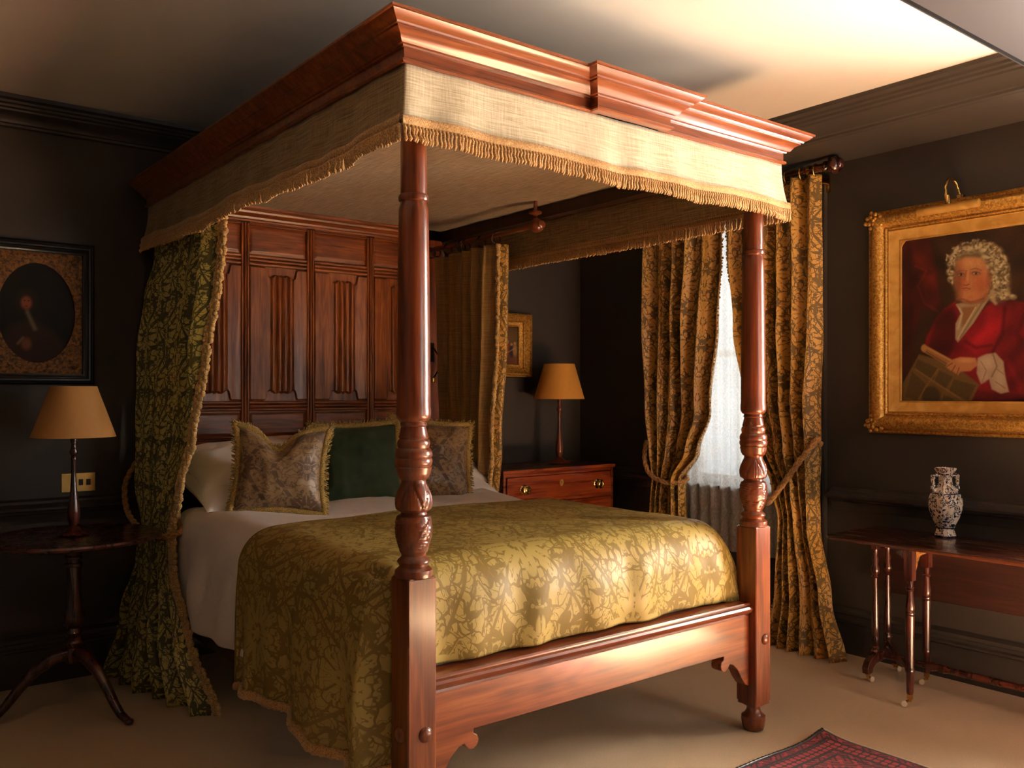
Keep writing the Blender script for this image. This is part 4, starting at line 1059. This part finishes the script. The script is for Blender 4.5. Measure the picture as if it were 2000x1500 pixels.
FP = [(0, 0), (0, .030), (.006, .040), (.014, .044), (.018, .038), (.022, .040), (.030, .058), (.044, .070), (.060, .072), (.076, .064), (.086, .050), (.090, .040), (.096, .038), (.100, .044), (.104, .040), (.110, .034)]
frame(pic, 'yz', XR, Y0, Y1, Z0, Z1, FP+[(.110, 0)], M['gilt'], 'carved_frame')
frame(pic, 'yz', XR, Y0+.110, Y1-.110, Z0+.110, Z1-.110, [(0, 0), (0, .036), (.004, .040), (.010, .036), (.050, .018), (.058, .020), (.060, .012), (.060, 0)], M['gilt_flat'], 'inner_slip')
# corner fillets of the slip, rounded
g = G(); rr = .075
for (cy, sgn) in ((PY0+.002, -1), (PY1-.002, 1)):
    pts = [(cy, PZ1+.002)]+[(cy+sgn*(rr-rr*cos(t)), PZ1+.002-(rr-rr*sin(t))) for t in np.linspace(0, pi/2, 16)]
    G().poly(pts, XR-.018, XR-.009, 'yz').obj('corner_spandrel', M['gilt_flat'], pic, 0)
for y in (Y0+.015, Y1-.015):
    for z in (Z0+.02, Z1-.02):
        g = G(); s1 = 1 if y > 0 else -1; s2 = 1 if z > 1.8 else -1
        for k in range(14):
            t = k*2.4; q = .010*math.sqrt(k); g.ball((XR-.064+.002*k*.3, y-s1*.03+q*cos(t)*1.3, z-s2*.03+q*sin(t)*1.3), .012, 10, 7)
        for k in range(5): g.ball((XR-.045, y-s1*(k*.012), z), .010, 8, 6); g.ball((XR-.045, y, z-s2*(k*.012)), .010, 8, 6)
        g.obj('corner_flower', M['gilt'], pic, 60)
canvas(pic, 260, 330, lambda a, b: (XR-.0085, lerp(PY0, PY1, a), lerp(PZ0, PZ1, b)), portrait)
# swan-neck picture light
pl = thing('picture_light', 'brass swan-neck picture light over the crimson-robed portrait', 'light', (XR-.06, -.18, Z1))
g = G(); g.lathe([(.001, -.327), (.020, -.325), (.021, -.032), (.001, -.030)], (XR-.105, 0, 2.300), 28, axis='y'); g.obj('lamp_shade', M['gilt_flat'], pl, 50)
a = [(XR-.02, -.20, 2.36), (XR-.03, -.195, 2.40), (XR-.055, -.19, 2.435), (XR-.085, -.185, 2.44), (XR-.108, -.18, 2.41), (XR-.110, -.18, 2.36), (XR-.105, -.18, 2.315)]
o = rope_g(a, .0075, 60, 12); 
g = G().tube([tuple(p) for p in [Vector(v) for v in o.v[::12]]], .007, 12); g.lathe([(.012, 2.318), (.014, 2.33), (.010, 2.36)], (XR-.108, -.18, 0), 16); g.obj('arm', M['brass'], pl, 60)
G().box(XR-.03, XR, -.215, -.185, 2.352, 2.372).obj('mount', M['brass'], pl, 0, .002)
# small gilt picture on the back wall
sp_ = thing('small_picture', 'small gilt-framed figure picture on the wall above the chest of drawers', 'painting', (2.33, YB, 1.73))
frame(sp_, 'xz', YB, 2.115, 2.53, 1.515, 1.955, [(0, 0), (0, .050), (.006, .062), (.014, .064), (.020, .056), (.026, .056), (.034, .050), (.050, .036), (.054, .040), (.060, .036), (.062, .026), (.080, .018), (.084, .022), (.090, .018), (.092, 0)], M['gilt'], 'frame')
def small(A, B):
    s = Brush(A*100, (1-B)*140, (64, 46, 26)); s.ell(55, 40, 60, 34, (110, 84, 48), .6, .7)
    s.poly([(0, 95), (100, 90), (100, 140), (0, 140)], (96, 58, 34), 14)
    for x, y, c in ((30, 72, (44, 26, 24)), (48, 60, (150, 104, 66)), (62, 66, (130, 60, 34)), (76, 74, (40, 34, 44)), (88, 70, (146, 108, 70))):
        s.ell(x, y+16, 8, 22, c, .3); s.ell(x, y-8, 4.5, 5.5, (176, 122, 80), .4)
    s.line([(30, 84), (60, 96), (88, 80)], 3, (190, 150, 110), 4, .8)
    return np.clip(s.c+rng.normal(0, .02, len(A))[:, None], 0, 1)
canvas(sp_, 90, 120, lambda a, b: (lerp(2.200, 2.445, a), YB-.006, lerp(1.60, 1.87, b)), small)
# oval portrait in a black frame on the back wall
op = thing('oval_portrait', 'dark oval portrait in a black ripple frame on the back wall at the left', 'painting', (-.531, YB, 1.79))
frame(op, 'xz', YB, -.785, -.277, 1.447, 2.140, [(0, 0), (0, .026), (.008, .032), (.014, .028), (.020, .036), (.028, .036), (.032, .028), (.038, .030), (.044, .024), (.052, .022), (.054, 0)], M['ebony'], 'frame')
g = G(); cxo, czo = -.531, 1.792
def sp_f(a, b):
    t = 2*pi*a; ex, ez = cxo+.168*cos(t), czo+.240*sin(t)
    k = min(.2/max(1e-6, abs(cos(t))), .294/max(1e-6, abs(sin(t)))); qx, qz = cxo+k*cos(t), czo+k*sin(t)
    return (lerp(ex, qx, b), YB-.014-.004*sin(b*pi), lerp(ez, qz, b))
g.grid(160, 6, sp_f, wrap=True)
for sx in (-1, 1):
    for sz in (-1, 1): g.ball((cxo+sx*.165, YB-.018, czo+sz*.255), .016, 12, 8, 1, .5, 1)
g.obj('oval_mount', M['old_gilt'], op, 50)
def oval(A, B):
    s = Brush(A*100, (1-B)*140, (18, 12, 8)); s.poly([(5, 110), (20, 88), (45, 78), (70, 95), (90, 118), (80, 140), (0, 140)], (52, 28, 16), 12)
    s.ell(38, 56, 12, 15, (38, 20, 12), .4); s.ell(38, 58, 6.5, 9, (140, 76, 46), .3); s.line([(39, 70), (48, 92)], 5, (120, 110, 80), 4, .8)
    s.ell(38, 112, 6, 8, (120, 70, 42), .4); s.line([(28, 112), (34, 104)], 3, (130, 110, 78), 3, .8); s.ell(36, 55, 1.2, .8, (40, 20, 14), .5); s.ell(40.5, 55, 1.2, .8, (40, 20, 14), .5); s.ell(38, 62.5, 2, .8, (96, 34, 26), .5)
    return np.clip(s.c, 0, 1)
canvas(op, 90, 120, lambda a, b: (lerp(-.715, -.347, a), YB-.005, lerp(1.54, 2.05, b)), oval)

# ------------------------------------------------------------------ gateleg table and vase
ZT = .72
gt = thing('gateleg_table', 'narrow mahogany drop-leaf gateleg table on castors under the portrait', 'table', (2.72, -.50, 0))
def rounded(x0, x1, y0, y1, r, cs):
    out = []
    for (cx, cy, a) in ((x1-r, y1-r, 0), (x0+r, y1-r, 90), (x0+r, y0+r, 180), (x1-r, y0+r, 270)):
        rr = r
        for k in range(9): t = R(a+k*90/8); out.append((cx+rr*cos(t), cy+rr*sin(t)))
    return out
TY0, TY1 = -1.02, .20
g = G().poly(rounded(2.45, 2.775, TY0, TY1, .05, 0), ZT-.016, ZT, 'xy'); g.obj('front_leaf', M['dark_x'], gt, 0, .004)
g = G().box(2.777, 2.945, TY0, TY1, ZT-.016, ZT); g.obj('table_top', M['dark_x'], gt, 0, .003)
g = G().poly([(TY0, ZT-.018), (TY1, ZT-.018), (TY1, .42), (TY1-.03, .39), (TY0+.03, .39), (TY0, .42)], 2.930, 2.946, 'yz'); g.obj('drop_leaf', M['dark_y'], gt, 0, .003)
g = G().box(2.79, 2.925, TY0+.12, TY1-.12, ZT-.075, ZT-.017); g.obj('apron', M['dark_x'], gt, 0, .002)
def castor(x, y, dx, dy, parent):
    g = G(); g.lathe([(.013, .062), (.013, .040), (.009, .036), (.007, .026)], (x, y, 0), 16); n = Vector((dx, dy, 0)).normalized()
    g.tube([(x, y, .032), (x+n.x*.012, y+n.y*.012, .026), (x+n.x*.022, y+n.y*.022, .014)], .0055, 8); o = g.obj('castor', M['brass'], parent, 50)
    w = G().lathe([(.004, -.007), (.013, -.007), (.0145, 0), (.013, .007), (.004, .007)], (0, 0, 0), 20, axis='x')
    w.xform(Matrix.Translation((x+n.x*.024, y+n.y*.024, .0148)) @ Matrix.Rotation(math.atan2(n.y, n.x)+pi/2, 4, 'Z')); w.obj('wheel', M['castor'], o, 50)
TL = [(.012, .055), (.015, .07), (.0165, .15), (.018, .155), (.021, .165), (.018, .175), (.0165, .180), (.0205, .40), (.0205, .41), (.017, .414), (.021, .418), (.021, .424), (.016, .428), (.020, .438), (.021, .448), (.015, .49), (.0135, .52), (.019, .526), (.014, .531), (.019, .536), (.014, .542), (.014, .57)]
def gleg(x, y, dx, dy, sq=True):
    g = G().lathe(TL, (x, y, 0), 24)
    if sq: g.box(x-.019, x+.019, y-.019, y+.019, .568, ZT-.018)
    o = g.obj('leg', M['dark_z'], gt, 40); castor(x, y, dx, dy, o)
gleg(2.475, -.225, -.5, .7); gleg(2.835, -.12, -.6, .6)
TS = [(.016, .13), (.020, .14), (.014, .15), (.020, .158), (.020, .168), (.013, .175), (.018, .185), (.021, .195), (.018, .205), (.013, .214), (.017, .222), (.018, .26), (.016, .34), (.012, .47), (.011, .50), (.018, .508), (.012, .516), (.020, .53), (.020, .55), (.012, .565), (.016, .59), (.010, .61), (.014, .645)]
for y in (.075, -.895):
    for x in (2.715, 2.83): G().lathe(TS, (x, y, 0), 22).obj('trestle_column', M['dark_z'], gt, 40)
    pts = [(2.625, .045), (2.66, .045), (2.672, .07), (2.70, .085), (2.772, .095), (2.845, .085), (2.873, .07), (2.885, .045), (2.92, .045), (2.925, .075), (2.905, .105), (2.87, .125), (2.84, .135), (2.705, .135), (2.675, .125), (2.64, .105), (2.62, .075)]
    o = G().poly(pts, y-.017, y+.017).obj('trestle_foot', M['dark_z'], gt, 0, .004)
    castor(2.645, y, .7, -.2, o); castor(2.90, y, .7, -.2, o)
    G().box(2.70, 2.85, y-.016, y+.016, .640, ZT-.017).obj('trestle_head', M['dark_z'], gt, 0, .003)
G().lathe([(.016, -.88), (.016, -.66), (.022, -.64), (.016, -.62), (.022, -.60), (.014, -.56), (.017, -.41), (.014, -.26), (.022, -.22), (.016, -.20), (.022, -.18), (.016, -.16), (.016, .06)], (2.772, 0, .115), 20, axis='y').obj('stretcher', M['dark_z'], gt, 40)
g = G().box(2.484, 2.80, -.16, -.135, .655, .700)
g.xform(Matrix.Translation((0, 0, 0))); g = G()
def bar(g, p, q, w, z0, z1):
    p = Vector(p); q = Vector(q); d = (q-p).normalized(); n = Vector((d.y, -d.x))*w/2
    return g.poly([tuple(p+n), tuple(q+n), tuple(q-n), tuple(p-n)], z0, z1, 'xy')
bar(g, (2.475, -.215), (2.78, .04), .022, .655, .700); g.obj('gate_rail', M['dark_x'], gt, 0, .002)
bar(G(), (2.475, -.215), (2.78, .04), .022, .165, .190).obj('gate_rail', M['dark_x'], gt, 0, .002)
g = G().poly([(2.495, ZT-.018), (2.66, ZT-.018), (2.66, ZT-.030), (2.60, ZT-.045), (2.55, ZT-.050), (2.53, ZT-.075), (2.515, ZT-.110), (2.495, ZT-.120)], -.235, -.215); g.obj('bracket', M['old_gilt'], gt, 0, .002, label='pale worn wooden bracket under the front leaf')

vs = thing('porcelain_vase', 'blue and white porcelain vase with two handles on the gateleg table', 'vase', (2.865, -.195, ZT+.001))
VP = [(.046, 0), (.050, .004), (.050, .012), (.043, .030), (.041, .040), (.044, .044), (.048, .060), (.066, .095), (.077, .130), (.081, .155), (.080, .180), (.070, .205), (.052, .222), (.038, .240), (.032, .262), (.031, .280), (.036, .300), (.046, .314), (.052, .322), (.052, .328), (.048, .329), (.040, .318), (.030, .300), (.026, .270)]
def sq(t, z):
    c = abs(cos(4*(t+.35)/2*1.0)); return 1/(max(abs(cos(t-.5)), abs(sin(t-.5)), (abs(cos(t-.5))+abs(sin(t-.5)))*.78))*.93
G().lathe([(r, z+ZT+.001) for r, z in VP], (2.865, -.195, 0), 64, sq).obj('body', M['vase'], vs, 50)
dirh = Vector((cos(-HEAD), sin(-HEAD), 0))
for s1 in (-1, 1):
    c = Vector((2.865, -.195, ZT)); n = dirh*s1
    pts = [c+n*.030+Vector((0, 0, .292)), c+n*.052+Vector((0, 0, .295)), c+n*.060+Vector((0, 0, .275)), c+n*.056+Vector((0, 0, .250)), c+n*.062+Vector((0, 0, .232)), c+n*.050+Vector((0, 0, .222)), c+n*.036+Vector((0, 0, .240))]
    h = rope_g([tuple(p) for p in pts], .0075, 60, 12); h.ball(tuple(c+n*.056+Vector((0, 0, .288))), .013, 12, 8); h.obj('handle', M['vase'], vs, 60)

# ------------------------------------------------------------------ rug
RX0, RX1, RY0, RY1 = .62, 1.875, -2.0, -.178
def rugf(a, b):
    x = lerp(RX0, RX1, a); y = lerp(RY0, RY1, b); dx, dy = RX1-x, RY1-y
    z = .009+.012*math.exp(-(dx*dx+dy*dy)/.006)+.006*math.exp(-dy/.03)*(.5+.5*sin(x*14))
    return (x+.004*sin(y*9), y+.005*sin(x*7), z)
rt = thing('patterned_rug', 'red patterned woven rug on the carpet at the foot of the bed', 'rug', (1.25, -1.1, 0))
G().grid(160, 200, rugf, lambda a, b: (a*(RX1-RX0), b*(RY1-RY0))).obj('pile', rugmat(RX1-RX0, RY1-RY0), rt, 80, solid=.008)
G().tube([(p[0]+.004, p[1], p[2]) for p in [rugf(1, k/200) for k in range(201)]], .006, 8, lambda a, L: 1+.2*cos(L*260)).obj('selvedge', M['castor'], rt, 80, label='pale overcast edge of the rug')
G().tube([(p[0], p[1]+.004, p[2]) for p in [rugf(k/120, 1) for k in range(121)]], .007, 8, lambda a, L: 1+.2*cos(L*260)).obj('end_band', M['ebony'], rt, 80, label='dark end band of the rug')
